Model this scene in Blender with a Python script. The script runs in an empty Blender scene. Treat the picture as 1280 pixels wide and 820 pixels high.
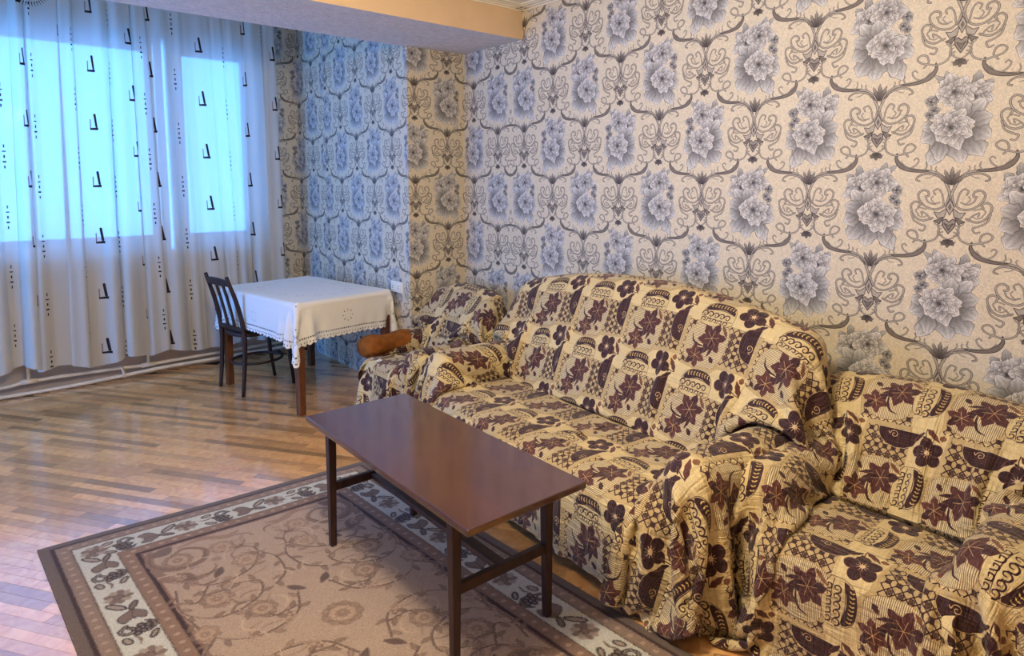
import bpy, bmesh, math, random
import numpy as np
from mathutils import Vector, Matrix

random.seed(7)
rng = np.random.default_rng(7)
SC = bpy.context.scene
COL = SC.collection

# ------------------------------------------------------------------ camera, world, light, exposure
H = 1.55
YAW = math.radians(40.2)
PITCH = math.atan(85.0 / 815.0)
cam = bpy.data.cameras.new('camera')
cam.sensor_fit = 'HORIZONTAL'
cam.sensor_width = 36.0
cam.lens = 36.0 * 815.0 / 1280.0
cam.shift_y = -97.0 / 1280.0
cam.clip_start = 0.05
camo = bpy.data.objects.new('camera', cam)
camo.location = (0, 0, H)
camo.rotation_euler = (math.pi / 2 - PITCH, 0, -YAW)
COL.objects.link(camo)
SC.camera = camo

SC.view_settings.view_transform = 'Standard'
SC.view_settings.look = 'None'
SC.view_settings.gamma = 1.0
SC.view_settings.use_curve_mapping = False
SC.view_settings.exposure = 0.0

world = bpy.data.worlds.new('daylight')
world.use_nodes = True
SC.world = world
bgn = world.node_tree.nodes['Background']
bgn.inputs['Color'].default_value = (0.08, 0.35, 1.0, 1)
bgn.inputs['Strength'].default_value = 11.5

def lamp(name, kind, loc, energy, color, size=0.1):
    L = bpy.data.lights.new(name, kind)
    L.energy = energy
    L.color = color
    if kind == 'POINT':
        L.shadow_soft_size = size
    o = bpy.data.objects.new(name, L)
    o.location = loc
    COL.objects.link(o)
    return o

lamp('ceiling_lamp_light', 'POINT', (0.62, 1.5, 2.38), 122, (1.0, 0.86, 0.65), 0.14)
for loc, rot, sx, sy in (((0.785, 6.2, 1.84), (-math.pi / 2, 0, 0), 2.66, 1.74), ((-2.38, 4.65, 1.40), (-math.pi / 2, 0, math.pi / 2), 2.32, 2.52)):  # the second portal serves the added left window
    port = bpy.data.lights.new('window_portal', 'AREA')
    port.shape = 'RECTANGLE'
    port.size, port.size_y = sx, sy
    port.cycles.is_portal = True
    po = bpy.data.objects.new('window_portal', port)
    po.location = loc
    po.rotation_euler = rot
    COL.objects.link(po)

# ------------------------------------------------------------------ helpers
def link(o, parent=None):
    COL.objects.link(o)
    if parent is not None:
        o.parent = parent
    return o

def tag(o, label=None, cat=None, group=None, kind=None):
    if label: o['label'] = label
    if cat: o['category'] = cat
    if group: o['group'] = group
    if kind: o['kind'] = kind
    return o

def thing(name, label, cat, loc=(0, 0, 0), rz=0, group=None):
    o = bpy.data.objects.new(name, None)
    o.empty_display_size = 0.1
    o.location = loc
    o.rotation_euler = (0, 0, rz)
    link(o)
    return tag(o, label, cat, group)

def obj(name, bm, mat, parent=None, smooth=False, bevel=0, seg=2):
    me = bpy.data.meshes.new(name)
    bm.normal_update()
    bm.to_mesh(me)
    bm.free()
    me.materials.append(mat)
    if smooth:
        for p in me.polygons: p.use_smooth = True
    o = bpy.data.objects.new(name, me)
    link(o, parent)
    if bevel:
        m = o.modifiers.new('bevel', 'BEVEL')
        m.width = bevel
        m.segments = seg
        m.limit_method = 'ANGLE'
        m.angle_limit = math.radians(40)
    return o

def add_box(bm, x0, x1, y0, y1, z0, z1):
    r = bmesh.ops.create_cube(bm, size=1)
    for v in r['verts']:
        v.co = Vector((x0 + (v.co.x + .5) * (x1 - x0), y0 + (v.co.y + .5) * (y1 - y0), z0 + (v.co.z + .5) * (z1 - z0)))
    return r['verts']

def box(name, x0, x1, y0, y1, z0, z1, mat, parent=None, bevel=0, seg=2):
    bm = bmesh.new()
    add_box(bm, x0, x1, y0, y1, z0, z1)
    return obj(name, bm, mat, parent, bevel=bevel, seg=seg)

def add_loft(bm, rings, cap=True):
    """rings: lists of equal length of points"""
    vs = [[bm.verts.new(p) for p in r] for r in rings]
    n = len(vs[0])
    for a, b in zip(vs, vs[1:]):
        for i in range(n):
            bm.faces.new((a[i], a[(i + 1) % n], b[(i + 1) % n], b[i]))
    if cap:
        bm.faces.new(list(reversed(vs[0])))
        bm.faces.new(vs[-1])
    return bm

def crspline(pts, n=8):
    P = np.asarray(pts, float)
    Q = np.vstack([2 * P[0] - P[1], P, 2 * P[-1] - P[-2]])
    t = np.linspace(0, 1, n, endpoint=False)[:, None]
    out = []
    for i in range(1, len(Q) - 2):
        a, b, c, d = Q[i - 1], Q[i], Q[i + 1], Q[i + 2]
        out.append(.5 * (2 * b + (c - a) * t + (2 * a - 5 * b + 4 * c - d) * t ** 2 + (3 * b - a - 3 * c + d) * t ** 3))
    out.append(P[-1:])
    return np.vstack(out)

def add_tube(bm, pts, rad, seg=10, squash=1.0):
    P = [Vector(p) for p in pts]
    R = [rad] * len(P) if np.isscalar(rad) else list(rad)
    up = Vector((0, 0, 1))
    rings = []
    for i, p in enumerate(P):
        t = (P[min(i + 1, len(P) - 1)] - P[max(i - 1, 0)]).normalized()
        u = up if abs(t.dot(up)) < .9 else Vector((1, 0, 0))
        a = t.cross(u).normalized()
        b = t.cross(a).normalized()
        rings.append([p + R[i] * (a * math.cos(q) + b * squash * math.sin(q)) for q in [2 * math.pi * k / seg for k in range(seg)]])
    add_loft(bm, rings)

def tube(name, pts, rad, mat, parent=None, seg=10):
    bm = bmesh.new()
    add_tube(bm, pts, rad, seg)
    bmesh.ops.recalc_face_normals(bm, faces=bm.faces)
    return obj(name, bm, mat, parent, smooth=True)

def square_leg(name, top, bot, wt, wb, mat, parent, bevel=.003):
    bm = bmesh.new()
    def ring(c, w):
        h = w / 2
        return [(c[0] - h, c[1] - h, c[2]), (c[0] + h, c[1] - h, c[2]), (c[0] + h, c[1] + h, c[2]), (c[0] - h, c[1] + h, c[2])]
    add_loft(bm, [ring(bot, wb), ring(top, wt)])
    return obj(name, bm, mat, parent, bevel=bevel)

# ------------------------------------------------------------------ materials
def nmat(name):
    m = bpy.data.materials.new(name)
    m.use_nodes = True
    nt = m.node_tree
    return m, nt, nt.nodes['Principled BSDF']

def N(nt, t, **kw):
    n = nt.nodes.new(t)
    for k, v in kw.items():
        if k.startswith('i_'):
            n.inputs[k[2:].replace('_', ' ')].default_value = v
        else:
            setattr(n, k, v)
    return n

def srgb(r, g, b):
    f = lambda c: (c / 255 / 12.92) if c / 255 <= .04045 else ((c / 255 + .055) / 1.055) ** 2.4
    return (f(r), f(g), f(b), 1)

def add_bump(nt, bsdf, height, strength=.2, dist=.005):
    b = N(nt, 'ShaderNodeBump')
    b.inputs['Strength'].default_value = strength
    b.inputs['Distance'].default_value = dist
    nt.links.new(height, b.inputs['Height'])
    nt.links.new(b.outputs['Normal'], bsdf.inputs['Normal'])
    return b

def paint(name, col, rough=.6, var=.06, scale=8, bump=.05, bscale=60, spec=.3, stretch=(1, 1, 1), dist=.004):
    m, nt, B = nmat(name)
    tc = N(nt, 'ShaderNodeTexCoord')
    mp = N(nt, 'ShaderNodeMapping')
    mp.inputs['Scale'].default_value = stretch
    nt.links.new(tc.outputs['Object'], mp.inputs['Vector'])
    no = N(nt, 'ShaderNodeTexNoise', i_Scale=scale, i_Detail=5.0)
    nt.links.new(mp.outputs['Vector'], no.inputs['Vector'])
    mr = N(nt, 'ShaderNodeMapRange')
    mr.inputs['From Min'].default_value = .3
    mr.inputs['From Max'].default_value = .7
    mr.inputs['To Min'].default_value = 1 - var * 2
    mr.inputs['To Max'].default_value = 1 + var * 2
    nt.links.new(no.outputs['Fac'], mr.inputs['Value'])
    vm = N(nt, 'ShaderNodeVectorMath', operation='SCALE')
    vm.inputs[0].default_value = col[:3]
    nt.links.new(mr.outputs['Result'], vm.inputs['Scale'])
    nt.links.new(vm.outputs['Vector'], B.inputs['Base Color'])
    B.inputs['Roughness'].default_value = rough
    B.inputs['Specular IOR Level'].default_value = spec
    if bump:
        nb = N(nt, 'ShaderNodeTexNoise', i_Scale=bscale, i_Detail=3.0)
        nt.links.new(mp.outputs['Vector'], nb.inputs['Vector'])
        add_bump(nt, B, nb.outputs['Fac'], bump, dist)
    return m

# ------------------------------------------------------------------ painted pattern canvas (flat prints only)
class Canvas:
    def __init__(s, W, H_, ppm, bg, wrap=True, alpha=1.0):
        s.W, s.H = W, H_
        s.w, s.h = int(round(W * ppm)), int(round(H_ * ppm))
        s.px, s.py = s.w / W, s.h / H_
        s.wrap = wrap
        s.a = np.empty((s.h, s.w, 4), np.float32)
        s.a[..., :3] = np.array(bg, np.float32) / 255
        s.a[..., 3] = alpha
    def reg(s, x0, x1, y0, y1):
        ii = np.arange(int(math.floor(x0 * s.px)) - 2, int(math.ceil(x1 * s.px)) + 3)
        jj = np.arange(int(math.floor(y0 * s.py)) - 2, int(math.ceil(y1 * s.py)) + 3)
        if not s.wrap:
            ii = ii[(ii >= 0) & (ii < s.w)]
            jj = jj[(jj >= 0) & (jj < s.h)]
        X, Y = np.meshgrid((ii + .5) / s.px, (jj + .5) / s.py)
        return X, Y, np.ix_(jj % s.h, ii % s.w)
    def blend(s, ix, al, col):
        col = np.asarray(col, np.float32)
        if col.ndim == 1: col = col / 255
        al = np.clip(al, 0, 1)[..., None]
        cur = s.a[ix]
        cur[..., :3] = cur[..., :3] * (1 - al) + col[..., :3] * al
        cur[..., 3:] = np.maximum(cur[..., 3:], al)
        s.a[ix] = cur
    @staticmethod
    def segdist(X, Y, P, wid):
        best = np.full(X.shape, 1e9, np.float32)
        for i in range(len(P) - 1):
            ax, ay = P[i]; bx, by = P[i + 1]
            dx, dy = bx - ax, by - ay
            L = dx * dx + dy * dy + 1e-12
            t = np.clip(((X - ax) * dx + (Y - ay) * dy) / L, 0, 1)
            d = np.hypot(X - ax - t * dx, Y - ay - t * dy) - (wid[i] + (wid[i + 1] - wid[i]) * t)
            best = np.minimum(best, d)
        return best
    def stroke(s, pts, w, col, col2=None, core=.5, al=1.0, smooth=6):
        P = np.asarray(pts, float)
        w = np.full(len(P), w, float) if np.isscalar(w) else np.asarray(w, float)
        if smooth and len(P) > 2:
            D = crspline(np.column_stack([P, w]), smooth)
            P, w = D[:, :2], D[:, 2]
        w = w / 2
        m = w.max() + 2 / s.px
        X, Y, ix = s.reg(P[:, 0].min() - m, P[:, 0].max() + m, P[:, 1].min() - m, P[:, 1].max() + m)
        if X.size == 0: return
        d = s.segdist(X, Y, P, w)
        s.blend(ix, (.5 - d * s.px) * al, col)
        if col2 is not None:
            wl = np.interp(0, [0], [0])
            s.blend(ix, (.5 - (d + w.mean() * (1 - core)) * s.px) * al, col2)
    def fill(s, pts, col, outline=None, ow=.002, smooth=0, al=1.0, hatch=None):
        P = np.asarray(pts, float)
        if smooth:
            Q = np.vstack([P, P[:1]])
            P = crspline(Q, smooth)[:-1]
        m = ow + 2 / s.px
        X, Y, ix = s.reg(P[:, 0].min() - m, P[:, 0].max() + m, P[:, 1].min() - m, P[:, 1].max() + m)
        if X.size == 0: return
        Q = np.vstack([P, P[:1]])
        ins = np.zeros(X.shape, bool)
        for i in range(len(P)):
            (ax, ay), (bx, by) = Q[i], Q[i + 1]
            if ay == by: continue
            c = ((ay > Y) != (by > Y)) & (X < (bx - ax) * (Y - ay) / (by - ay) + ax)
            ins ^= c
        d = s.segdist(X, Y, Q, np.zeros(len(Q)))
        sd = np.where(ins, -d, d)
        a = np.clip(.5 - sd * s.px, 0, 1) * al
        if hatch is not None:
            a = a * hatch(X, Y)
        s.blend(ix, a, col)
        if outline is not None:
            s.blend(ix, (.5 - (np.abs(sd) - ow / 2) * s.px) * al, outline)
    def petal(s, cx, cy, ang, L, Wd, c0, c1, edge, veins=3, ew=.0012, tip=.65):
        m = max(L, Wd) + .004
        X, Y, ix = s.reg(cx - m, cx + m, cy - m, cy + m)
        if X.size == 0: return
        ca, sa = math.cos(ang), math.sin(ang)
        u = ((X - cx) * ca + (Y - cy) * sa) / L
        v = (-(X - cx) * sa + (Y - cy) * ca) / Wd
        uc = np.clip(u, 1e-4, 1 - 1e-4)
        wv = np.sin(np.pi * uc ** (1 / tip * .65)) ** .8 * (1 + .12 * np.sin(uc * 17 + ang * 5))
        sd = (np.abs(v) - wv) * Wd
        sd = np.where((u < 0) | (u > 1), 1, sd)
        a = np.clip(.5 - sd * s.px, 0, 1)
        t = np.clip(u, 0, 1) ** 1.2
        sh = .5 + .5 * np.cos(v / np.maximum(wv, .05) * np.pi * veins)
        t = np.clip(t * .8 + sh * .25 * uc, 0, 1)[..., None]
        c = (np.array(c0) * (1 - t) + np.array(c1) * t) / 255
        s.blend(ix, a, c)
        s.blend(ix, np.where(a > 0, .5 - (np.abs(sd) - ew / 2) * s.px, 0) * .85, edge)
    def image(s, name, alpha=False):
        im = bpy.data.images.new(name, s.w, s.h, alpha=alpha)
        a = np.clip(s.a, 0, 1)
        if not alpha: a[..., 3] = 1
        im.pixels.foreach_set(np.ascontiguousarray(a, np.float32).ravel())
        im.update()
        im.pack()
        return im

# --- wallpaper print: damask medallions linked by scrolls, with peony bunches between
TW, TH = .5525, .683
def wallpaper_image():
    c = Canvas(TW, TH, 1150, (216, 204, 180))
    k = 1 / 1300.0
    dk, md, lt = (64, 55, 50), (122, 111, 102), (174, 164, 152)
    def med(ox, oy):
        def T(pts, sx): return [(ox + sx * (x - 405) * k, oy - (y - 400) * k) for x, y in pts]
        for sx in (1, -1):
            S = lambda pts, w, lc=lt: c.stroke(T(pts, sx), np.asarray(w, float) * k if not np.isscalar(w) else w * k, dk, lc, .62)
            S([(600, 655), (650, 660), (700, 672), (735, 700), (755, 740)], [10, 12, 11, 9, 6])
            S([(508, 570), (506, 600), (530, 634), (572, 654), (622, 662), (660, 662)], [8, 18, 26, 20, 14, 10], md)
            S([(580, 644), (602, 628), (612, 606), (600, 595), (590, 604)], [8, 8, 7, 6, 6])
            S([(640, 656), (650, 638), (646, 618)], [7, 6, 5])
            S([(530, 610), (555, 636), (600, 650)], 4)
            S([(452, 488), (446, 522), (460, 560), (500, 578), (540, 571), (576, 560), (592, 538), (574, 522), (550, 530), (541, 560), (560, 584)], 9)
            S([(408, 380), (410, 330), (425, 290), (445, 255), (485, 235), (525, 232), (555, 245), (563, 262), (548, 268)], [14, 14, 13, 12, 11, 10, 9, 9, 9])
            S([(412, 345), (425, 385), (460, 410), (505, 402), (540, 370), (549, 335), (530, 315), (506, 322), (502, 342), (516, 346)], 10)
            S([(432, 390), (438, 352), (446, 325), (462, 308), (480, 318), (474, 336)], 8)
            S([(452, 376), (480, 384), (504, 372), (512, 356)], 7)
            S([(478, 455), (520, 470), (555, 455), (576, 420), (579, 390), (560, 374), (538, 384), (545, 400)], 10)
            S([(484, 462), (508, 436), (530, 424), (526, 442)], 7)
            S([(510, 412), (538, 404), (556, 418), (544, 440)], 6)
            S([(577, 430), (562, 470), (530, 490), (508, 500), (518, 522), (536, 518)], 9)
            S([(405, 562), (430, 548), (441, 531), (430, 524)], 7)
            S([(405, 576), (428, 582), (438, 572)], 6)
            S([(436, 505), (452, 520), (446, 540), (430, 540)], 5)
            S([(470, 385), (490, 360), (482, 345)], 5)
            S([(545, 445), (520, 452), (500, 440)], 5)
            S([(420, 470), (440, 492), (462, 486), (470, 470)], 6)
            S([(470, 232), (500, 250), (520, 255)], 4)
            S([(700, 668), (690, 650), (694, 640)], 5)
            S([(660, 664), (672, 648), (668, 636)], 5)
            c.fill(T([(416, 402), (450, 428), (474, 424), (456, 456), (426, 448)], sx), lt, dk, 3 * k)
            c.fill(T([(428, 450), (474, 470), (446, 484)], sx), md, dk, 3 * k)
        c.fill(T([(376, 464), (390, 458), (405, 472), (420, 458), (434, 464), (430, 496), (405, 532), (380, 496)], 1), (150, 139, 130), dk, 4 * k)
        c.fill(T([(385, 480), (405, 490), (425, 480), (405, 515)], 1), md, dk, 3 * k)
        c.fill(T([(405, 358), (424, 398), (405, 438), (386, 398)], 1), lt, dk, 3 * k)
        c.fill(T([(405, 378), (413, 398), (405, 418), (397, 398)], 1), (110, 100, 94))
        for a, L in ((0, 92), (.42, 84), (-.42, 84), (.85, 82), (-.85, 82)):
            c.petal(ox, oy + 112 * k, math.pi / 2 + a, L * k, 11 * k, dk, lt, dk, 1)
        for a in (0, .75, -.75):
            c.petal(ox, oy - 160 * k, -math.pi / 2 + a, 42 * k, 12 * k, dk, md, dk, 1)
    def flower(ox, oy, R, a0, n=8, rings=((1.0, 0), (.78, .5), (.56, .2), (.36, .6)), hi=238):
        for q, (r, j) in enumerate(rings):
            m = max(4, n - q)
            for i in range(m):
                a = a0 + 2 * math.pi * (i + j) / m + rng.normal(0, .12)
                L = R * r * (1 + rng.normal(0, .10))
                c.petal(ox, oy, a, L, R * r * (.40 + rng.uniform(-.05, .08)), (88, 83, 82), (hi, hi - 3, hi - 8), (72, 67, 67), 2.5, .0016, .72)
        for i in range(7):
            a = rng.uniform(0, 6.28); q = rng.uniform(0, .10) * R
            c.stroke([(ox + q * math.cos(a), oy + q * math.sin(a)), (ox + q * math.cos(a) + .003, oy + q * math.sin(a) + .002)], .004, (70, 66, 66), smooth=0)
    def bouquet(ox, oy, sx):
        def p(x, y): return ox + sx * (x - 805) * k * .84, oy - (y - 385) * k
        def leaf(x, y, a, L, W, hi=196):
            q = p(x, y)
            c.petal(q[0], q[1], a if sx > 0 else math.pi - a, L * k, W * k, (104, 100, 98), (hi, hi - 2, hi - 6), (70, 66, 66), 3, .0018)
        leaf(770, 250, math.radians(105), 100, 20)
        leaf(780, 240, math.radians(140), 110, 16)
        leaf(890, 250, math.radians(80), 85, 22)
        leaf(930, 260, math.radians(50), 60, 22)
        for x, y, r in ((672, 300, 34), (690, 345, 30), (668, 365, 26), (700, 280, 24)):
            q = p(x, y); flower(q[0], q[1], r * k, .3, 5, ((1, 0), (.55, .4)), 214)
        q = p(892, 292); flower(q[0], q[1], 88 * k, .2, 8)
        q = p(790, 262); flower(q[0], q[1], 90 * k, .6, 8)
        for x, y, a, L, W in ((770, 470, 118, 170, 46), (740, 480, 95, 120, 40), (820, 480, 80, 130, 52), (870, 470, 58, 125, 50), (890, 440, 30, 90, 44), (720, 450, 150, 90, 46), (700, 420, 175, 60, 34)):
            leaf(x, y, -math.radians(a), L, W, 226)
        leaf(845, 400, math.radians(50), 130, 44, 232)
        leaf(830, 400, math.radians(85), 110, 40, 226)
        leaf(870, 410, math.radians(15), 100, 40, 220)
        q = p(782, 432); flower(q[0], q[1], 102 * k, .1, 9)
    for ox, oy in ((TW / 2, 0), (0, TH / 2)):
        med(ox, oy)
    bouquet(0, 0, -1)
    bouquet(TW / 2, TH / 2, 1)
    return c.image('wallpaper_print')

# --- woven throw print (u across, v along)
FW, FH = .305, .36
def fabric_image():
    k = FW / 555.0
    c = Canvas(FW, FH, 1900, (218, 197, 146))
    dk, mid, gold, pale = (54, 20, 25), (118, 72, 48), (218, 197, 146), (226, 212, 174)
    HP = FH / k                                     # tile height in trace units
    def P(pts): return [((x - 530) * k, FH - (y - 200) * k * 1.0) for x, y in pts]
    def pt(x, y): return ((x - 530) * k, FH - (y - 200) * k)
    # striped lily cell
    arch = [(752, 560), (770, 515), (830, 480), (915, 462), (1000, 462), (1065, 480), (1100, 520), (1096, 640), (1070, 760), (1030, 815), (960, 838), (880, 838), (805, 815), (765, 760), (748, 650)]
    # circuit ground behind the second column
    c.fill(P([(800, 196), (1108, 196), (1112, 520), (1090, 860), (745, 860), (700, 560), (770, 480)]), (192, 168, 120))
    line = lambda pts, w=4.5: c.stroke(P(pts), w * k, dk, smooth=0)
    def circ(x0, x1, y0, y1, st=58):
        for i in range(-14, 14):
            for s_ in (1, -1):
                xs = np.linspace(x0, x1, 40)
                ys = y0 + (i * st * 1.0) + s_ * (xs - x0)
                m = (ys > y0) & (ys < y1)
                if m.sum() > 1:
                    line(list(zip(xs[m][[0, -1]], ys[m][[0, -1]])), 7)
        nx = int((x1 - x0) / st) + 1
        for i in range(nx):
            for j in range(int((y1 - y0) / st) + 1):
                cx, cy = x0 + (i + .5 * (j % 2)) * st + st / 2, y0 + j * st + st / 2
                if cx < x1 - 8 and cy < y1 - 8:
                    for (a, b) in ((13, 13), (6, 6)):
                        line([(cx - a, cy - b), (cx + a, cy - b), (cx + a, cy + b), (cx - a, cy + b), (cx - a, cy - b)], 6)
                    line([(cx, cy - 18), (cx, cy + 18)], 3)
    circ(812, 1104, 236, 500)
    circ(750, 1090, 780, 860)
    c.fill(P(arch), (212, 196, 154), (150, 110, 60), 4 * k, smooth=5)
    c.fill(P(arch), (128, 98, 60), smooth=5, hatch=lambda X, Y: np.clip((np.sin(X / (11.2 * k) * 2 * np.pi) - .1) * 1.8, 0, 1) * .9)
    c.fill(P(arch), (228, 214, 176), smooth=5, hatch=lambda X, Y: np.clip((np.sin(X / (11.2 * k) * 2 * np.pi + 2.6) - .3) * 1.6, 0, 1) * .8)
    # half disc
    hd = [(890, 238), (1160, 238), (1156, 285), (1130, 335), (1082, 362), (1025, 370), (960, 356), (914, 320), (893, 280)]
    c.fill(P(hd), dk, gold, 3 * k)
    for y in (272, 292, 312, 330):
        c.stroke(P([(950, y), (1100, y)]), 1.6 * k, (150, 110, 70), smooth=0, al=.6)
    sp = [(960, 262)] + [(1000 + (30 - 2.1 * i) * math.cos(math.pi + i * .7), 278 + (30 - 2.1 * i) * math.sin(math.pi + i * .7)) for i in range(13)]
    c.stroke(P(sp), 4 * k, (220, 190, 140), smooth=4)
    # wave and vine oval under the plain cell
    ov = [(560, 480), (640, 480), (700, 510), (722, 570), (722, 650), (705, 715), (660, 755), (580, 762), (528, 745), (515, 660), (520, 560)]
    c.fill(P(ov), (212, 190, 138), dk, 3 * k, smooth=4)
    band = [(640, 490), (700, 512), (722, 570), (722, 650), (700, 715), (645, 752), (640, 700), (662, 640), (662, 570)]
    c.fill(P(band), dk, smooth=4)
    for i in range(9):
        y = 510 + i * 26
        for s_ in (-1, 1):
            x = 690 + 6 * math.sin(i * .5) + (-4 if i in (0, 8) else 0)
            a = P([(x, y), (x + s_ * 16, y - 10)])
            c.stroke([a[0], ((a[0][0] + a[1][0]) / 2, (a[0][1] + a[1][1]) / 2), a[1]], np.array([3, 9, 2]) * k, (214, 184, 116))
    for i in range(5):
        y = 520 + i * 50
        c.stroke(P([(600, y + 50), (622, y + 38), (626, y + 14), (608, y + 2), (590, y + 12), (594, y + 28), (608, y + 26)]), np.array([7, 9, 9, 8, 7, 6, 5]) * k, dk)
        c.stroke(P([(545, y + 44), (570, y + 30), (568, y + 8), (548, y + 8), (550, y + 22)]), np.array([6, 8, 8, 6, 5]) * k, dk)
    c.stroke(P([(640, 490), (655, 560), (655, 650), (632, 750)]), 5 * k, dk)
    c.stroke(P([(580, 490), (572, 560), (572, 680), (585, 755)]), 4 * k, dk)
    def pet(x, y, a, L, W, col=dk):
        q = pt(x, y)
        c.petal(q[0], q[1], a, L * k, W * k, col, tuple(min(255, v + 16) for v in col), (190, 150, 100), 1, 2 * k, .8)
    def round_flower(x, y, R):
        for i in range(5):
            a = math.pi / 2 + i * 2 * math.pi / 5 + .3
            q = (x + .58 * R * math.cos(a), y - .58 * R * math.sin(a))
            e = [(q[0] + R * (.44 * math.cos(t) * math.cos(a) - .40 * math.sin(t) * math.sin(a)), q[1] - R * (.44 * math.cos(t) * math.sin(a) + .40 * math.sin(t) * math.cos(a))) for t in np.linspace(0, 2 * math.pi, 14, endpoint=False)]
            c.fill(P(e), dk, (150, 110, 80), 2 * k, smooth=3)
        for i in range(10):
            a = i * .628
            c.stroke(P([(x, y), (x + .33 * R * math.cos(a), y + .33 * R * math.sin(a))]), 3 * k, (214, 184, 150), smooth=0)
    round_flower(690, 360, 104)
    pet(642, 222, -math.radians(128), 100, 15)
    pet(655, 196, -math.radians(35), 118, 19, (88, 44, 34))
    c.stroke(P([(652, 195), (655, 240), (680, 290)]), 6 * k, dk)
    pet(640, 250, -math.radians(40), 45, 9)
    pet(742, 232, math.radians(0), 46, 20, (120, 76, 46))
    def lily(x, y, R, rot, col):
        for i in range(6):
            pet(x, y, rot + i * math.pi / 3, R, R * .30, col if i % 3 else dk)
        for i in range(6):
            a = rot + i * math.pi / 3 + .5
            c.stroke(P([(x, y), (x + .5 * R * math.cos(a), y + .5 * R * math.sin(a))]), 3 * k, (206, 172, 120), smooth=0)
    lily(980, 608, 128, .3, (72, 30, 30))
    lily(826, 712, 100, .75, (84, 40, 34))
    pet(805, 535, -math.radians(50), 60, 18)
    pet(930, 572, math.radians(200), 105, 13)
    pet(1020, 485, -math.radians(38), 110, 14, (112, 70, 44))
    c.stroke(P([(905, 660), (912, 720), (935, 770), (985, 790)]), np.array([5, 15, 13, 4]) * k, dk)
    c.stroke(P([(870, 668), (900, 650), (925, 645)]), 8 * k, dk)
    # thread texture
    n = rng.normal(0, 1, (c.h, c.w, 1)).astype(np.float32)
    n = (n + np.roll(n, 1, 0) + np.roll(n, 2, 0)) / 3
    c.a[..., :3] *= 1 + .07 * n
    return c.image('throw_print')

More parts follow.
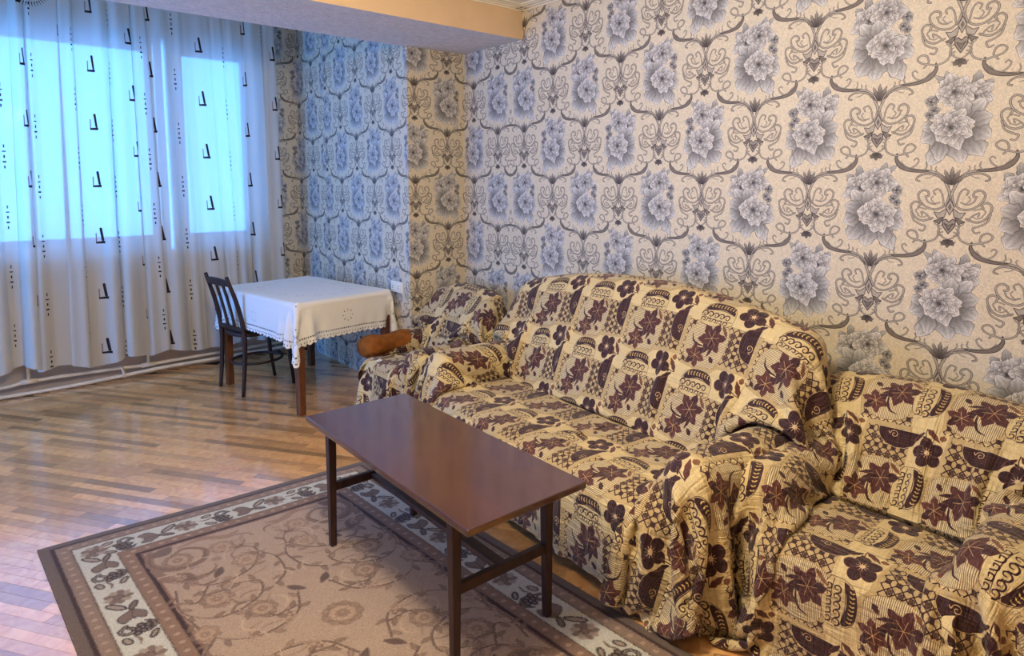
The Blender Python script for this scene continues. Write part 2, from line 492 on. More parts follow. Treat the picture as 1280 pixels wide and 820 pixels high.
# --- rug
RW, RL = 1.475, 2.35
def rug_image():
    c = Canvas(RW, RL, 640, (162, 140, 122), wrap=False)
    X = (np.arange(c.w) + .5) / c.px
    Y = (np.arange(c.h) + .5) / c.py
    D = np.minimum(np.minimum(X, RW - X)[None, :], np.minimum(Y, RL - Y)[:, None])
    noise = rng.normal(0, 1, D.shape)
    DD = D + noise * .0008
    for lo, hi, col in ((0, .038, (100, 85, 76)), (.038, .053, (60, 40, 36)), (.053, .100, (132, 111, 97)), (.100, .106, (96, 78, 68)), (.106, .238, (186, 184, 174)),
                        (.238, .243, (96, 78, 68)), (.243, .292, (128, 102, 86)), (.292, .308, (56, 38, 36)), (.308, .318, (120, 90, 74))):
        m = (DD >= lo) & (DD < hi)
        c.a[m, :3] = np.array(col) / 255
    def bl(pts, w, col, col2=None, core=.5, al=1): c.stroke(pts, w, col, col2, core, al)
    # dotted bands
    for d0 in (.077, .268):
        for side in range(4):
            L = (RW if side % 2 == 0 else RL) - 2 * d0
            n = int(L / .052)
            for i in range(n):
                t = d0 + (i + .5) * L / n
                p = ((t, d0), (RW - d0, t), (t, RL - d0), (d0, t))[side]
                c.fill([(p[0] + .011 * math.cos(a), p[1] + .009 * math.sin(a)) for a in np.linspace(0, 6.28, 9)[:-1]], (164, 140, 122), al=.9)
    # border motifs in a frame local to each side
    def motif(fr, t):
        def T(pts): return [fr(t + a, b) for a, b in pts]
        dark, br, ta = (44, 38, 40), (116, 98, 88), (152, 136, 122)
        def ell(a, b, ra, rb, rot, col, out=None, ow=.004):
            ca, sa = math.cos(rot), math.sin(rot)
            c.fill(T([(a + ra * math.cos(q) * ca - rb * math.sin(q) * sa, b + ra * math.cos(q) * sa + rb * math.sin(q) * ca) for q in np.linspace(0, 6.28, 13)[:-1]]), col, out, ow)
        # flower rosette
        for i in range(9):
            q = i * 6.283 / 9
            ell(.05 + .030 * math.cos(q), .172 + .030 * math.sin(q), .020, .014, q, ta if i % 2 else br)
        ell(.05, .172, .018, .018, 0, br)
        for i in range(6):
            q = i * 6.283 / 6
            ell(.05 + .016 * math.cos(q), .172 + .016 * math.sin(q), .005, .005, q, (90, 70, 62))
        # calyx leaf
        ell(.115, .150, .040, .013, .7, ta, dark, .006)
        ell(.135, .200, .030, .011, -.5, br, dark, .005)
        # lily head
        c.fill(T([(.16, .195), (.20, .225), (.235, .215), (.215, .185), (.235, .150), (.20, .135), (.175, .160)]), br, dark, .003, smooth=4)
        bl(T([(.165, .190), (.20, .182), (.225, .185)]), .004, (88, 68, 60))
        # dark scroll with berries
        bl(T([(.255, .150), (.275, .128), (.300, .135), (.305, .158), (.285, .168), (.272, .155)]), .016, dark, ta, .35)
        for a, b in ((.275, .19), (.295, .178), (.312, .192), (.30, .206), (.285, .212), (.318, .172)):
            ell(a, b, .012, .010, 0, br, dark, .006)
        bl(T([(.255, .208), (.275, .228), (.305, .226), (.325, .205)]), np.array([.006, .016, .015, .006]), dark, br, .35)
        ell(.345, .135, .022, .012, .3, ta, dark, .005)
        ell(.350, .215, .024, .010, -.6, ta, dark, .006)
        bl(T([(.33, .16), (.355, .172), (.385, .165)]), np.array([.006, .010, .004]), br)
    per = .385
    frames = [(lambda t, d: (t, d), RW), (lambda t, d: (RW - d, t), RL), (lambda t, d: (RW - t, RL - d), RW), (lambda t, d: (d, RL - t), RL)]
    for fr, L in frames:
        n = int(round((L - .30) / per))
        st = (L - .30) / n
        for i in range(n):
            motif(fr, .12 + i * st)
    # field: mirrored scrolls and blossoms
    def sym(f):
        for sx in (1, -1):
            for sy in (1, -1):
                f(lambda p: (RW / 2 + sx * p[0], RL / 2 + sy * p[1]))
    dk, br, ta, lt = (104, 84, 74), (126, 102, 86), (142, 116, 98), (182, 156, 132)
    def S(T, pts, w, col, al=.85): c.stroke([T(p) for p in pts], w, col, al=al)
    def rosette(T, x, y, R, n=8, cols=(br, lt)):
        for r, cc in ((1, cols[0]), (.66, cols[1]), (.36, cols[0])):
            for i in range(n):
                q = 6.283 * i / n + r
                cx, cy = x + R * r * .62 * math.cos(q), y + R * r * .62 * math.sin(q)
                c.fill([T((cx + R * r * .36 * math.cos(a), cy + R * r * .36 * math.sin(a))) for a in np.linspace(0, 6.28, 10)[:-1]], cc, dk if r == 1 else ta, .0025, al=.6)
    def leaf(T, x, y, a, L, W, col):
        ca, sa = math.cos(a), math.sin(a)
        pts = [(0, 0), (.25, .7), (.55, 1), (.85, .55), (1.05, 0), (.8, -.45), (.5, -.7), (.25, -.5)]
        c.fill([T((x + L * u * ca - W * v * sa, y + L * u * sa + W * v * ca)) for u, v in pts], col, dk, .003, smooth=3, al=.85)
    def field(T):
        # corner cartouche
        S(T, [(.40, .84), (.42, .74), (.36, .66), (.26, .66), (.22, .74), (.28, .80), (.34, .77)], np.array([.03, .035, .035, .03, .022, .018, .012]), br)
        S(T, [(.40, .84), (.42, .74), (.36, .66), (.26, .66), (.22, .74)], .006, dk)
        S(T, [(.42, .70), (.40, .60), (.32, .54), (.22, .56)], np.array([.03, .04, .03, .01]), br)
        S(T, [(.30, .82), (.20, .84), (.12, .80), (.06, .82)], np.array([.01, .03, .035, .012]), ta)
        leaf(T, .40, .80, 2.6, .09, .035, dk)
        leaf(T, .36, .62, 4.2, .09, .03, dk)
        rosette(T, .33, .72, .06)
        rosette(T, .16, .72, .055, 7, (ta, lt))
        # running tendrils
        for pts in ([(.38, .56), (.28, .46), (.14, .48), (.06, .60), (.10, .70)], [(.40, .50), (.42, .34), (.32, .24), (.18, .28), (.14, .38), (.22, .42)],
                    [(.30, .46), (.36, .38), (.42, .42)], [(.42, .30), (.38, .14), (.26, .06), (.12, .10), (.06, .22)], [(.26, .24), (.20, .14), (.10, .14)],
                    [(.06, .60), (.02, .50), (.04, .38), (.10, .32)], [(.38, .14), (.44, .06), (.42, 0)]):
            S(T, pts, .009, dk, .8)
            S(T, [(x + .006, y + .006) for x, y in pts], .004, lt, .7)
            D = crspline(pts, 4)
            for i in range(1, len(D) - 1, 2):
                a = math.atan2(*(D[i + 1] - D[i - 1])[::-1]) + (1 if i % 4 == 1 else -1) * .8
                leaf(T, D[i][0], D[i][1], a, .045, .011, br if i % 3 else ta)
        rosette(T, .30, .36, .062)
        rosette(T, .12, .56, .058, 7, (ta, lt))
        rosette(T, .40, .18, .052, 7, (ta, lt))
        rosette(T, .20, .20, .055)
        leaf(T, .26, .50, 2.2, .075, .018, (84, 66, 60))
        leaf(T, .08, .28, 4.0, .075, .018, (84, 66, 60))
    sym(field)
    frg = np.random.default_rng(21)
    def spray(T):
        for _ in range(44):
            x, y = frg.uniform(.02, .42), frg.uniform(.02, .84)
            a = frg.uniform(0, 6.28)
            p = [(x, y)]
            for k_ in range(4):
                a += frg.uniform(.2, .7) * (1 if _ % 2 else -1)
                p.append((p[-1][0] + .028 * math.cos(a), p[-1][1] + .028 * math.sin(a)))
            p = [(min(.425, max(0, u)), min(.85, max(0, v))) for u, v in p]
            S(T, p, np.array([.003, .007, .007, .006, .003]), (dk, ta, lt, br)[_ % 4], .6)
            if _ % 3 == 0:
                for m_ in range(5):
                    q = 6.283 * m_ / 5
                    c.fill([T((x + .012 * math.cos(q) + .008 * math.cos(e), y + .012 * math.sin(q) + .008 * math.sin(e))) for e in np.linspace(0, 6.28, 8)[:-1]], lt if _ % 2 else ta, dk, .002, al=.6)
    st_ = frg.bit_generator.state
    for sx in (1, -1):
        for sy in (1, -1):
            frg.bit_generator.state = st_
            spray(lambda p, sx=sx, sy=sy: (RW / 2 + sx * p[0], RL / 2 + sy * p[1]))
    rosette(lambda p: p, RW / 2, RL / 2, .075, 9)
    jj, ii = np.meshgrid(np.arange(c.h), np.arange(c.w), indexing='ij')
    jj = np.clip(jj + np.rint(rng.normal(0, 1.3, jj.shape)).astype(int), 0, c.h - 1)
    ii = np.clip(ii + np.rint(rng.normal(0, 1.3, ii.shape)).astype(int), 0, c.w - 1)
    c.a = c.a[jj, ii]
    g = rng.normal(0, 1, (c.h, c.w, 1)).astype(np.float32)
    c.a[..., :3] *= 1 + .09 * g
    return c.image('rug_print')

# --- sheer curtain print (alpha marks the print)
CW, CH = .82, .42
def curtain_image():
    c = Canvas(CW, CH, 700, (60, 48, 46), alpha=0.0)
    c.a[..., 3] = 0
    dk, rd = (52, 42, 42), (150, 118, 116)
    def ell(x, y):
        c.stroke([(x - .030, y + .080), (x - .030, y + .012)], .007, rd, smooth=0)
        c.stroke([(x, y + .115), (x + .010, y + .03)], .017, dk, smooth=0)
        c.fill([(x - .033, y + .004), (x + .024, y + .004), (x + .024, y + .024), (x - .033, y + .018)], dk)
    def dash(x, y):
        for i, (w, h) in enumerate(((.007, .022), (.020, .008), (.009, .020), (.020, .011), (.008, .020))):
            yy = y - i * .036
            c.fill([(x - w / 2, yy - h / 2), (x + w / 2, yy - h / 2), (x + w / 2, yy + h / 2), (x - w / 2, yy + h / 2)], dk)
    ell(.10, .25); dash(.31, .33); ell(.52, .06); dash(.72, .12 + CH)
    return c.image('curtain_print', True)

# --- tablecloth (full sheet, alpha cuts the eyelets and the scalloped edge)
KW, KL = 1.29, 1.58
def tablecloth_image():
    c = Canvas(KW, KL, 620, (232, 230, 226), wrap=False, alpha=1.0)
    X = (np.arange(c.w) + .5) / c.px
    Y = (np.arange(c.h) + .5) / c.py
    XX, YY = np.meshgrid(X, Y)
    e1 = np.minimum(XX, KW - XX); e2 = np.minimum(YY, KL - YY)
    D = np.minimum(e1, e2)
    along = np.where(e1 < e2, YY, XX)
    sc = .012 * (1 - np.abs(np.sin(along / .045 * np.pi)))
    A = np.ones_like(D)
    A[D < sc] = 0
    hole = (np.abs(D - .050) < .0045) & (((along / .016) % 1) < .58)
    A[hole] = 0
    hole = (np.abs(D - .022) < .004) & (((along / .0225) % 1) < .34)
    A[hole] = 0
    # openwork rosettes round the middle and at the corners of the drop
    def ros(x, y, R):
        r = np.hypot(XX - x, YY - y); t = np.arctan2(YY - y, XX - x)
        A[(r < R) & (r > R * .45) & (np.cos(8 * t) > .72) & (np.sin(r / R * 19) > .1)] = 0
    for i in range(16):
        q = i * 6.283 / 16
        ros(KW / 2 + .27 * math.cos(q), KL / 2 + .38 * math.sin(q), .034)
    for sx in (.13, .5, .87):
        for sy in (.085, .915):
            ros(sx * KW, sy * KL, .05)
    for sy in (.13, .5, .87):
        for sx in (.09, .91):
            ros(sx * KW, sy * KL, .05)
    c.a[..., 3] = A
    for i in range(40):
        y0 = rng.uniform(.05, KL - .05); x0 = rng.uniform(.05, KW - .05)
    return c.image('tablecloth_lace', True)

def tex_node(nt, im, uv='UVMap'):
    u = N(nt, 'ShaderNodeUVMap')
    u.uv_map = uv
    t = N(nt, 'ShaderNodeTexImage')
    t.image = im
    t.interpolation = 'Linear'
    nt.links.new(u.outputs['UV'], t.inputs['Vector'])
    return t

def mat_wallpaper():
    m, nt, B = nmat('wallpaper')
    t = tex_node(nt, wallpaper_image())
    tc = N(nt, 'ShaderNodeTexCoord')
    n1 = N(nt, 'ShaderNodeTexNoise', i_Scale=70.0, i_Detail=2.0, i_Distortion=2.5)
    nt.links.new(tc.outputs['Object'], n1.inputs['Vector'])
    mr = N(nt, 'ShaderNodeMapRange')
    mr.inputs['From Min'].default_value = .35; mr.inputs['From Max'].default_value = .65
    mr.inputs['To Min'].default_value = .84; mr.inputs['To Max'].default_value = 1.10
    nt.links.new(n1.outputs['Fac'], mr.inputs['Value'])
    vm = N(nt, 'ShaderNodeVectorMath', operation='SCALE')
    nt.links.new(t.outputs['Color'], vm.inputs[0])
    nt.links.new(mr.outputs['Result'], vm.inputs['Scale'])
    nt.links.new(vm.outputs['Vector'], B.inputs['Base Color'])
    B.inputs['Roughness'].default_value = .5
    B.inputs['Specular IOR Level'].default_value = .3
    bw = N(nt, 'ShaderNodeRGBToBW')
    nt.links.new(vm.outputs['Vector'], bw.inputs['Color'])
    add_bump(nt, B, bw.outputs['Val'], .25, .003)
    return m

def mat_throw():
    m, nt, B = nmat('throw_fabric')
    t = tex_node(nt, fabric_image())
    nt.links.new(t.outputs['Color'], B.inputs['Base Color'])
    B.inputs['Roughness'].default_value = .55
    B.inputs['Sheen Weight'].default_value = .15
    B.inputs['Specular IOR Level'].default_value = .35
    u = N(nt, 'ShaderNodeUVMap'); u.uv_map = 'UVMap'
    mp = N(nt, 'ShaderNodeMapping')
    mp.inputs['Scale'].default_value = (14.0, 1.2, 1)
    nt.links.new(u.outputs['UV'], mp.inputs['Vector'])
    n1 = N(nt, 'ShaderNodeTexNoise', i_Scale=1.6, i_Detail=3.0, i_Distortion=.8)
    nt.links.new(mp.outputs['Vector'], n1.inputs['Vector'])
    mp2 = N(nt, 'ShaderNodeMapping')
    mp2.inputs['Scale'].default_value = (1.2, 14.0, 1)
    nt.links.new(u.outputs['UV'], mp2.inputs['Vector'])
    n2 = N(nt, 'ShaderNodeTexNoise', i_Scale=1.6, i_Detail=3.0, i_Distortion=.8)
    nt.links.new(mp2.outputs['Vector'], n2.inputs['Vector'])
    ad = N(nt, 'ShaderNodeMath', operation='ADD')
    nt.links.new(n1.outputs['Fac'], ad.inputs[0]); nt.links.new(n2.outputs['Fac'], ad.inputs[1])
    add_bump(nt, B, ad.outputs['Value'], .75, .02)
    return m

def mat_rug():
    m, nt, B = nmat('rug_pile')
    t = tex_node(nt, rug_image())
    nt.links.new(t.outputs['Color'], B.inputs['Base Color'])
    B.inputs['Roughness'].default_value = .95
    B.inputs['Specular IOR Level'].default_value = .1
    B.inputs['Sheen Weight'].default_value = .2
    tc = N(nt, 'ShaderNodeTexCoord')
    n1 = N(nt, 'ShaderNodeTexNoise', i_Scale=420.0, i_Detail=2.0)
    nt.links.new(tc.outputs['Object'], n1.inputs['Vector'])
    bw = N(nt, 'ShaderNodeRGBToBW')
    nt.links.new(t.outputs['Color'], bw.inputs['Color'])
    ad = N(nt, 'ShaderNodeMath', operation='MULTIPLY_ADD')
    ad.inputs[1].default_value = .35
    nt.links.new(n1.outputs['Fac'], ad.inputs[0])
    nt.links.new(bw.outputs['Val'], ad.inputs[2])
    add_bump(nt, B, ad.outputs['Value'], .6, .008)
    return m

def mat_curtain():
    m, nt, B = nmat('sheer_curtain')
    nt.nodes.remove(B)
    out = nt.nodes['Material Output']
    t = tex_node(nt, curtain_image())
    tr = N(nt, 'ShaderNodeBsdfTransparent'); tr.inputs['Color'].default_value = (1, 1, 1, 1)
    df = N(nt, 'ShaderNodeBsdfDiffuse'); df.inputs['Color'].default_value = srgb(240, 234, 222)
    tl = N(nt, 'ShaderNodeBsdfTranslucent'); tl.inputs['Color'].default_value = srgb(194, 193, 190)
    m1 = N(nt, 'ShaderNodeMixShader'); m1.inputs['Fac'].default_value = .42
    nt.links.new(df.outputs[0], m1.inputs[1]); nt.links.new(tl.outputs[0], m1.inputs[2])
    # weave: fine variation of openness
    u = N(nt, 'ShaderNodeUVMap'); u.uv_map = 'UVMap'
    n1 = N(nt, 'ShaderNodeTexNoise', i_Scale=160.0, i_Detail=1.0)
    nt.links.new(u.outputs['UV'], n1.inputs['Vector'])
    mr = N(nt, 'ShaderNodeMapRange')
    mr.inputs['From Min'].default_value = .3; mr.inputs['From Max'].default_value = .7
    mr.inputs['To Min'].default_value = .83; mr.inputs['To Max'].default_value = .94
    nt.links.new(n1.outputs['Fac'], mr.inputs['Value'])
    m2 = N(nt, 'ShaderNodeMixShader')
    nt.links.new(mr.outputs['Result'], m2.inputs['Fac'])
    nt.links.new(tr.outputs[0], m2.inputs[1]); nt.links.new(m1.outputs[0], m2.inputs[2])
    pr = N(nt, 'ShaderNodeBsdfDiffuse')
    nt.links.new(t.outputs['Color'], pr.inputs['Color'])
    m3 = N(nt, 'ShaderNodeMixShader')
    nt.links.new(t.outputs['Alpha'], m3.inputs['Fac'])
    nt.links.new(m2.outputs[0], m3.inputs[1]); nt.links.new(pr.outputs[0], m3.inputs[2])
    nt.links.new(m3.outputs[0], out.inputs['Surface'])
    return m

def mat_tablecloth():
    m, nt, B = nmat('tablecloth_linen')
    out = nt.nodes['Material Output']
    t = tex_node(nt, tablecloth_image())
    t.extension = 'EXTEND'
    nt.links.new(t.outputs['Color'], B.inputs['Base Color'])
    nt.links.new(t.outputs['Alpha'], B.inputs['Alpha'])
    B.inputs['Roughness'].default_value = .8
    B.inputs['Specular IOR Level'].default_value = .2
    tc = N(nt, 'ShaderNodeTexCoord')
    n1 = N(nt, 'ShaderNodeTexNoise', i_Scale=14.0, i_Detail=4.0)
    nt.links.new(tc.outputs['Object'], n1.inputs['Vector'])
    add_bump(nt, B, n1.outputs['Fac'], .3, .02)
    return m

def mat_glass():
    m, nt, B = nmat('window_glass')
    nt.nodes.remove(B)
    out = nt.nodes['Material Output']
    tr = N(nt, 'ShaderNodeBsdfTransparent'); tr.inputs['Color'].default_value = (.95, .97, .98, 1)
    gl = N(nt, 'ShaderNodeBsdfGlossy'); gl.inputs['Roughness'].default_value = .02
    fr = N(nt, 'ShaderNodeFresnel'); fr.inputs['IOR'].default_value = 1.45
    mx = N(nt, 'ShaderNodeMixShader')
    nt.links.new(fr.outputs[0], mx.inputs['Fac'])
    nt.links.new(tr.outputs[0], mx.inputs[1]); nt.links.new(gl.outputs[0], mx.inputs[2])
    nt.links.new(mx.outputs[0], out.inputs['Surface'])
    return m

def mat_wood(name, c0, c1, rough=.3, scale=(30, 2.2, 30), coat=.3, tone=False, spec=.4, coat_ior=1.5):
    m, nt, B = nmat(name)
    tc = N(nt, 'ShaderNodeTexCoord')
    mp = N(nt, 'ShaderNodeMapping'); mp.inputs['Scale'].default_value = scale
    nt.links.new(tc.outputs['Object'], mp.inputs['Vector'])
    n1 = N(nt, 'ShaderNodeTexNoise', i_Scale=1.6, i_Detail=6.0, i_Distortion=1.6)
    nt.links.new(mp.outputs['Vector'], n1.inputs['Vector'])
    cr = N(nt, 'ShaderNodeValToRGB')
    cr.color_ramp.elements[0].position = .32; cr.color_ramp.elements[0].color = c0
    cr.color_ramp.elements[1].position = .68; cr.color_ramp.elements[1].color = c1
    nt.links.new(n1.outputs['Fac'], cr.inputs['Fac'])
    src = cr.outputs['Color']
    if tone:
        at = N(nt, 'ShaderNodeAttribute'); at.attribute_name = 'tone'
        mu = N(nt, 'ShaderNodeMix', data_type='RGBA', blend_type='MULTIPLY')
        mu.inputs[0].default_value = 1
        nt.links.new(src, mu.inputs[6]); nt.links.new(at.outputs['Color'], mu.inputs[7])
        src = mu.outputs[2]
    nt.links.new(src, B.inputs['Base Color'])
    B.inputs['Roughness'].default_value = rough * 1.5
    B.inputs['Specular IOR Level'].default_value = spec
    B.inputs['Coat Weight'].default_value = coat
    B.inputs['Coat IOR'].default_value = coat_ior
    B.inputs['Coat Roughness'].default_value = rough * .65
    add_bump(nt, B, n1.outputs['Fac'], .06, .002)
    return m

M = {}
M['wallpaper'] = mat_wallpaper()
M['throw'] = mat_throw()
M['rug'] = mat_rug()
M['curtain'] = mat_curtain()
M['linen'] = mat_tablecloth()
M['glass'] = mat_glass()
M['plank'] = mat_wood('oak_strip', srgb(214, 154, 94), srgb(234, 184, 120), .2, (9, 9, 9), 1.0, True, coat_ior=2.1)
M['subfloor'] = paint('subfloor_dark', srgb(60, 40, 26), .8)
M['table_wood'] = mat_wood('mahogany_veneer', srgb(60, 30, 22), srgb(82, 42, 29), .16, (14, 1.4, 14), 1.0, coat_ior=1.7)
M['table_edge'] = mat_wood('dark_stained_wood', srgb(40, 22, 18), srgb(66, 38, 30), .35, (20, 20, 3), .2)
M['brown_leg'] = mat_wood('brown_stained_leg', srgb(82, 46, 26), srgb(120, 70, 40), .35, (22, 22, 3), .2)
M['chair_wood'] = mat_wood('chair_dark_wood', srgb(30, 16, 13), srgb(56, 30, 24), .4, (18, 18, 4), .08)
M['soffit'] = paint('stippled_whitewash', srgb(226, 222, 222), .85, .05, 30, .9, 85, .2, dist=.012)
M['beam'] = paint('beam_peach_paint', srgb(222, 192, 156), .6, .02, 6, .05)
M['ceiling'] = paint('ceiling_white', srgb(246, 240, 226), .8, .02)
M['mould'] = paint('moulding_cream', srgb(250, 244, 226), .5, .02)
M['wall_plain'] = paint('wall_plain_beige', srgb(214, 200, 182), .75, .04, 4, .1)
M['wall_low'] = paint('wall_cream_paint', srgb(206, 186, 164), .7, .05, 5, .08)
M['pvc'] = paint('window_white_plastic', srgb(238, 240, 240), .35, .01, 5, 0)
M['enamel'] = paint('pipe_cream_enamel', srgb(236, 222, 200), .35, .04, 12, .03)
M['socket'] = paint('socket_white_plastic', srgb(236, 232, 222), .35, .01, 5, 0)
M['black'] = paint('dark_hole', srgb(26, 22, 20), .6, 0, 5, 0)
M['uphol'] = paint('sofa_upholstery', srgb(96, 60, 38), .9, .12, 30, .3)
M['fur'] = paint('golden_brown_plush', srgb(140, 84, 38), .95, .16, 18, .9, 120, .1, dist=.01)
M['white_label'] = paint('white_tag_cloth', srgb(236, 226, 214), .8, .02)

# ------------------------------------------------------------------ setting
XR, Y_PIER, X_AL, Y_WIN = 2.91, 4.0, 2.425, 5.93
Y_BEAM, Z_SOF, Z_CEIL, Z_ALC = 3.337, 2.487, 2.685, 2.98
XL, YB = -2.3, -1.8

def wall_quads(name, quads, mats, kind='structure', thick=.1):
    """quads: (corner points a,b (xy), z0, z1, s_a, s_b, material index, outward normal xy) - a slab per quad with print coordinates"""
    bm = bmesh.new()
    uvl = bm.loops.layers.uv.new('UVMap')
    for (a, b, z0, z1, sa, sb, mi, nrm) in quads:
        nx, ny = nrm
        F = [(a[0], a[1], z0), (b[0], b[1], z0), (b[0], b[1], z1), (a[0], a[1], z1)]
        K = [(p[0] + nx * thick, p[1] + ny * thick, p[2]) for p in F]
        vf = [bm.verts.new(p) for p in F]; vk = [bm.verts.new(p) for p in K]
        uv = [(sa, z0), (sb, z0), (sb, z1), (sa, z1)]
        faces = [(vf, uv)]
        faces.append((list(reversed(vk)), list(reversed(uv))))
        for i in range(4):
            j = (i + 1) % 4
            faces.append(([vf[j], vf[i], vk[i], vk[j]], [uv[j], uv[i], uv[i], uv[j]]))
        for vs, us in faces:
            f = bm.faces.new(vs)
            f.material_index = mi
            for l, w in zip(f.loops, us):
                l[uvl].uv = ((w[0] - .832) / TW, (w[1] - 1.795) / TH)
    bmesh.ops.recalc_face_normals(bm, faces=bm.faces)
    o = obj(name, bm, mats[0])
    for mm in mats[1:]: o.data.materials.append(mm)
    o['kind'] = kind
    return o

# the long wall behind the sofas, papered in two drops that meet at y = 3.46
wall_quads('wall_right', [((XR, YB), (XR, 3.46), -.1, Z_ALC, YB, 3.46, 0, (1, 0)), ((XR, 3.46), (XR, Y_PIER), -.1, Z_ALC, 3.18, 3.72, 0, (1, 0))], [M['wallpaper']])
s0 = 3.72
wall_quads('wall_pier', [((XR, Y_PIER), (X_AL + .003, Y_PIER), -.1, Z_ALC, s0, s0 + .482, 0, (0, 1))], [M['wallpaper']])
s1 = s0 + .485
wall_quads('wall_alcove', [((X_AL, Y_PIER + .0015), (X_AL, 5.35), -.1, Z_ALC, s1, s1 + 1.35, 0, (1, 0)), ((X_AL, 5.35), (X_AL, Y_WIN), -.1, Z_ALC, s1 + 1.07, s1 + 1.65, 0, (1, 0))], [M['wallpaper']])
# the pier's return so that its corner reads solid
s2 = s1 + 1.65
WX0, WX1, WZ0, WZ1 = -.52, 2.08, .98, 2.71
wall_quads('wall_window', [
    ((X_AL + .1, Y_WIN), (WX1, Y_WIN), -.1, Z_ALC, s2 - .1, s2 + .345, 0, (0, 1)),
    ((WX1, Y_WIN), (WX0, Y_WIN), -.1, WZ0, 0, 1, 1, (0, 1)),
    ((WX1, Y_WIN), (WX0, Y_WIN), WZ1, Z_ALC, 0, 1, 1, (0, 1)),
    ((WX0, Y_WIN), (XL, Y_WIN), -.1, Z_ALC, 0, 1, 1, (0, 1))], [M['wallpaper'], M['wall_low']], thick=.3)
LW = (3.50, 5.80, .15, 2.65)  # unseen opening in the left wall, added so more daylight reaches the alcove
wall_quads('wall_left', [((XL, Y_WIN + .3), (XL, LW[1]), -.1, Z_ALC, 0, 1, 0, (-1, 0)), ((XL, LW[0]), (XL, YB), -.1, Z_ALC, 0, 1, 0, (-1, 0)),
                         ((XL, LW[1]), (XL, LW[0]), -.1, LW[2], 0, 1, 0, (-1, 0)), ((XL, LW[1]), (XL, LW[0]), LW[3], Z_ALC, 0, 1, 0, (-1, 0))], [M['wall_plain']])
wall_quads('wall_back', [((XL, YB), (XR, YB), -.1, Z_ALC, 0, 1, 0, (0, -1))], [M['wall_plain']])
tag(box('ceiling', XL - .1, XR + .1, YB - .1, Y_BEAM, Z_CEIL, Z_CEIL + .12, M['ceiling']), kind='structure')
tag(box('ceiling_alcove', XL - .1, XR + .1, Y_BEAM, Y_WIN + .3, Z_ALC, Z_ALC + .1, M['ceiling']), kind='structure')
bm = bmesh.new()
add_box(bm, XL, XR, Y_BEAM, 4.03, Z_SOF, Z_ALC)
o = obj('ceiling_beam', bm, M['beam'])
o.data.materials.append(M['soffit'])
for p in o.data.polygons:
    if p.normal.z < -.5: p.material_index = 1
tag(o, kind='structure')

# flat ceiling moulding: outer strip with a fine raised bead
def moulding(name, x0, x1, y0, y1, parent=None):
    bm = bmesh.new()
    add_box(bm, x0, x1, y0, y1, Z_CEIL - .012, Z_CEIL)
    lx = (x1 - x0) > (y1 - y0)
    for f0, f1, d in ((0, .16, .02), (.42, .52, .017), (.84, 1, .017)):
        if lx: add_box(bm, x0, x1, y1 - f1 * (y1 - y0), y1 - f0 * (y1 - y0), Z_CEIL - d, Z_CEIL - .008)
        else: add_box(bm, x1 - f1 * (x1 - x0), x1 - f0 * (x1 - x0), y0, y1, Z_CEIL - d, Z_CEIL - .008)
    o = obj(name, bm, M['mould'])
    return tag(o, kind='structure')
moulding('trim_1', XL, XR, Y_BEAM - .09, Y_BEAM)
moulding('trim_2', XR - .09, XR, YB, Y_BEAM)

# ------------------------------------------------------------------ strip floor
ang = math.radians(34.5)                       # strips run 34.5 degrees off the long wall
pd = np.array([math.sin(math.radians(145.5)), math.cos(math.radians(145.5))])
pn = np.array([math.cos(ang), math.sin(ang)])
PW, PL = .047, .50
fl = tag(box('floor', XL - .1, XR, YB - .1, Y_WIN, -.08, -.012, M['subfloor']), kind='structure')
fc = np.array([math.sin(YAW), math.cos(YAW)])
fr_ = np.array([math.cos(YAW), -math.sin(YAW)])
strips = []
prg = random.Random(11)
i0, i1 = -60, 165
for i in range(i0, i1):
    off = prg.random() * PL
    n0 = i * PW
    t = -9 + off
    while t < 5:
        L = PL * prg.choice((.7, .85, 1, 1, 1.15))
        c0 = pn * (n0 + PW / 2) + pd * (t + L / 2)
        strips.append((c0, n0, t, L, prg.random(), prg.random(), prg.random()))
        t += L
def inroom(c):
    return XL - .1 < c[0] < XR and YB < c[1] < Y_WIN and not (c[0] > X_AL + .02 and c[1] > Y_PIER + .1)
def shows(c):
    d = c @ fc
    if d < 1.2: return 0
    u = (c @ fr_) / d * 815
    v = 313 - 85 + 815 * H / d
    if abs(u) > 700 or v > 860: return 0
    # hidden by rug or sofas
    rr = Matrix.Rotation(math.radians(3.2), 2) @ Vector((c[0] - .154, c[1] - 3.277))
    if .05 < rr.x < 1.42 and -2.3 < rr.y < -.05: return 0
    if c[0] > 2.1 and c[1] < 4.0: return 0
    return 1 / d
def tone(a, b, c):
    k = 1.10 + .16 * (a - .5)
    if b < .18: k *= .42 + .18 * c
    elif b < .45: k *= .74
    return (k, k * (1 - .05 * c), k * (1 - .10 * c))
pts = [s for s in strips if inroom(s[0])]
sc_ = sorted([(shows(s[0]) , i) for i, s in enumerate(pts)], reverse=True)
chosen = [i for v, i in sc_ if v > 0][:296]
chs = set(chosen)
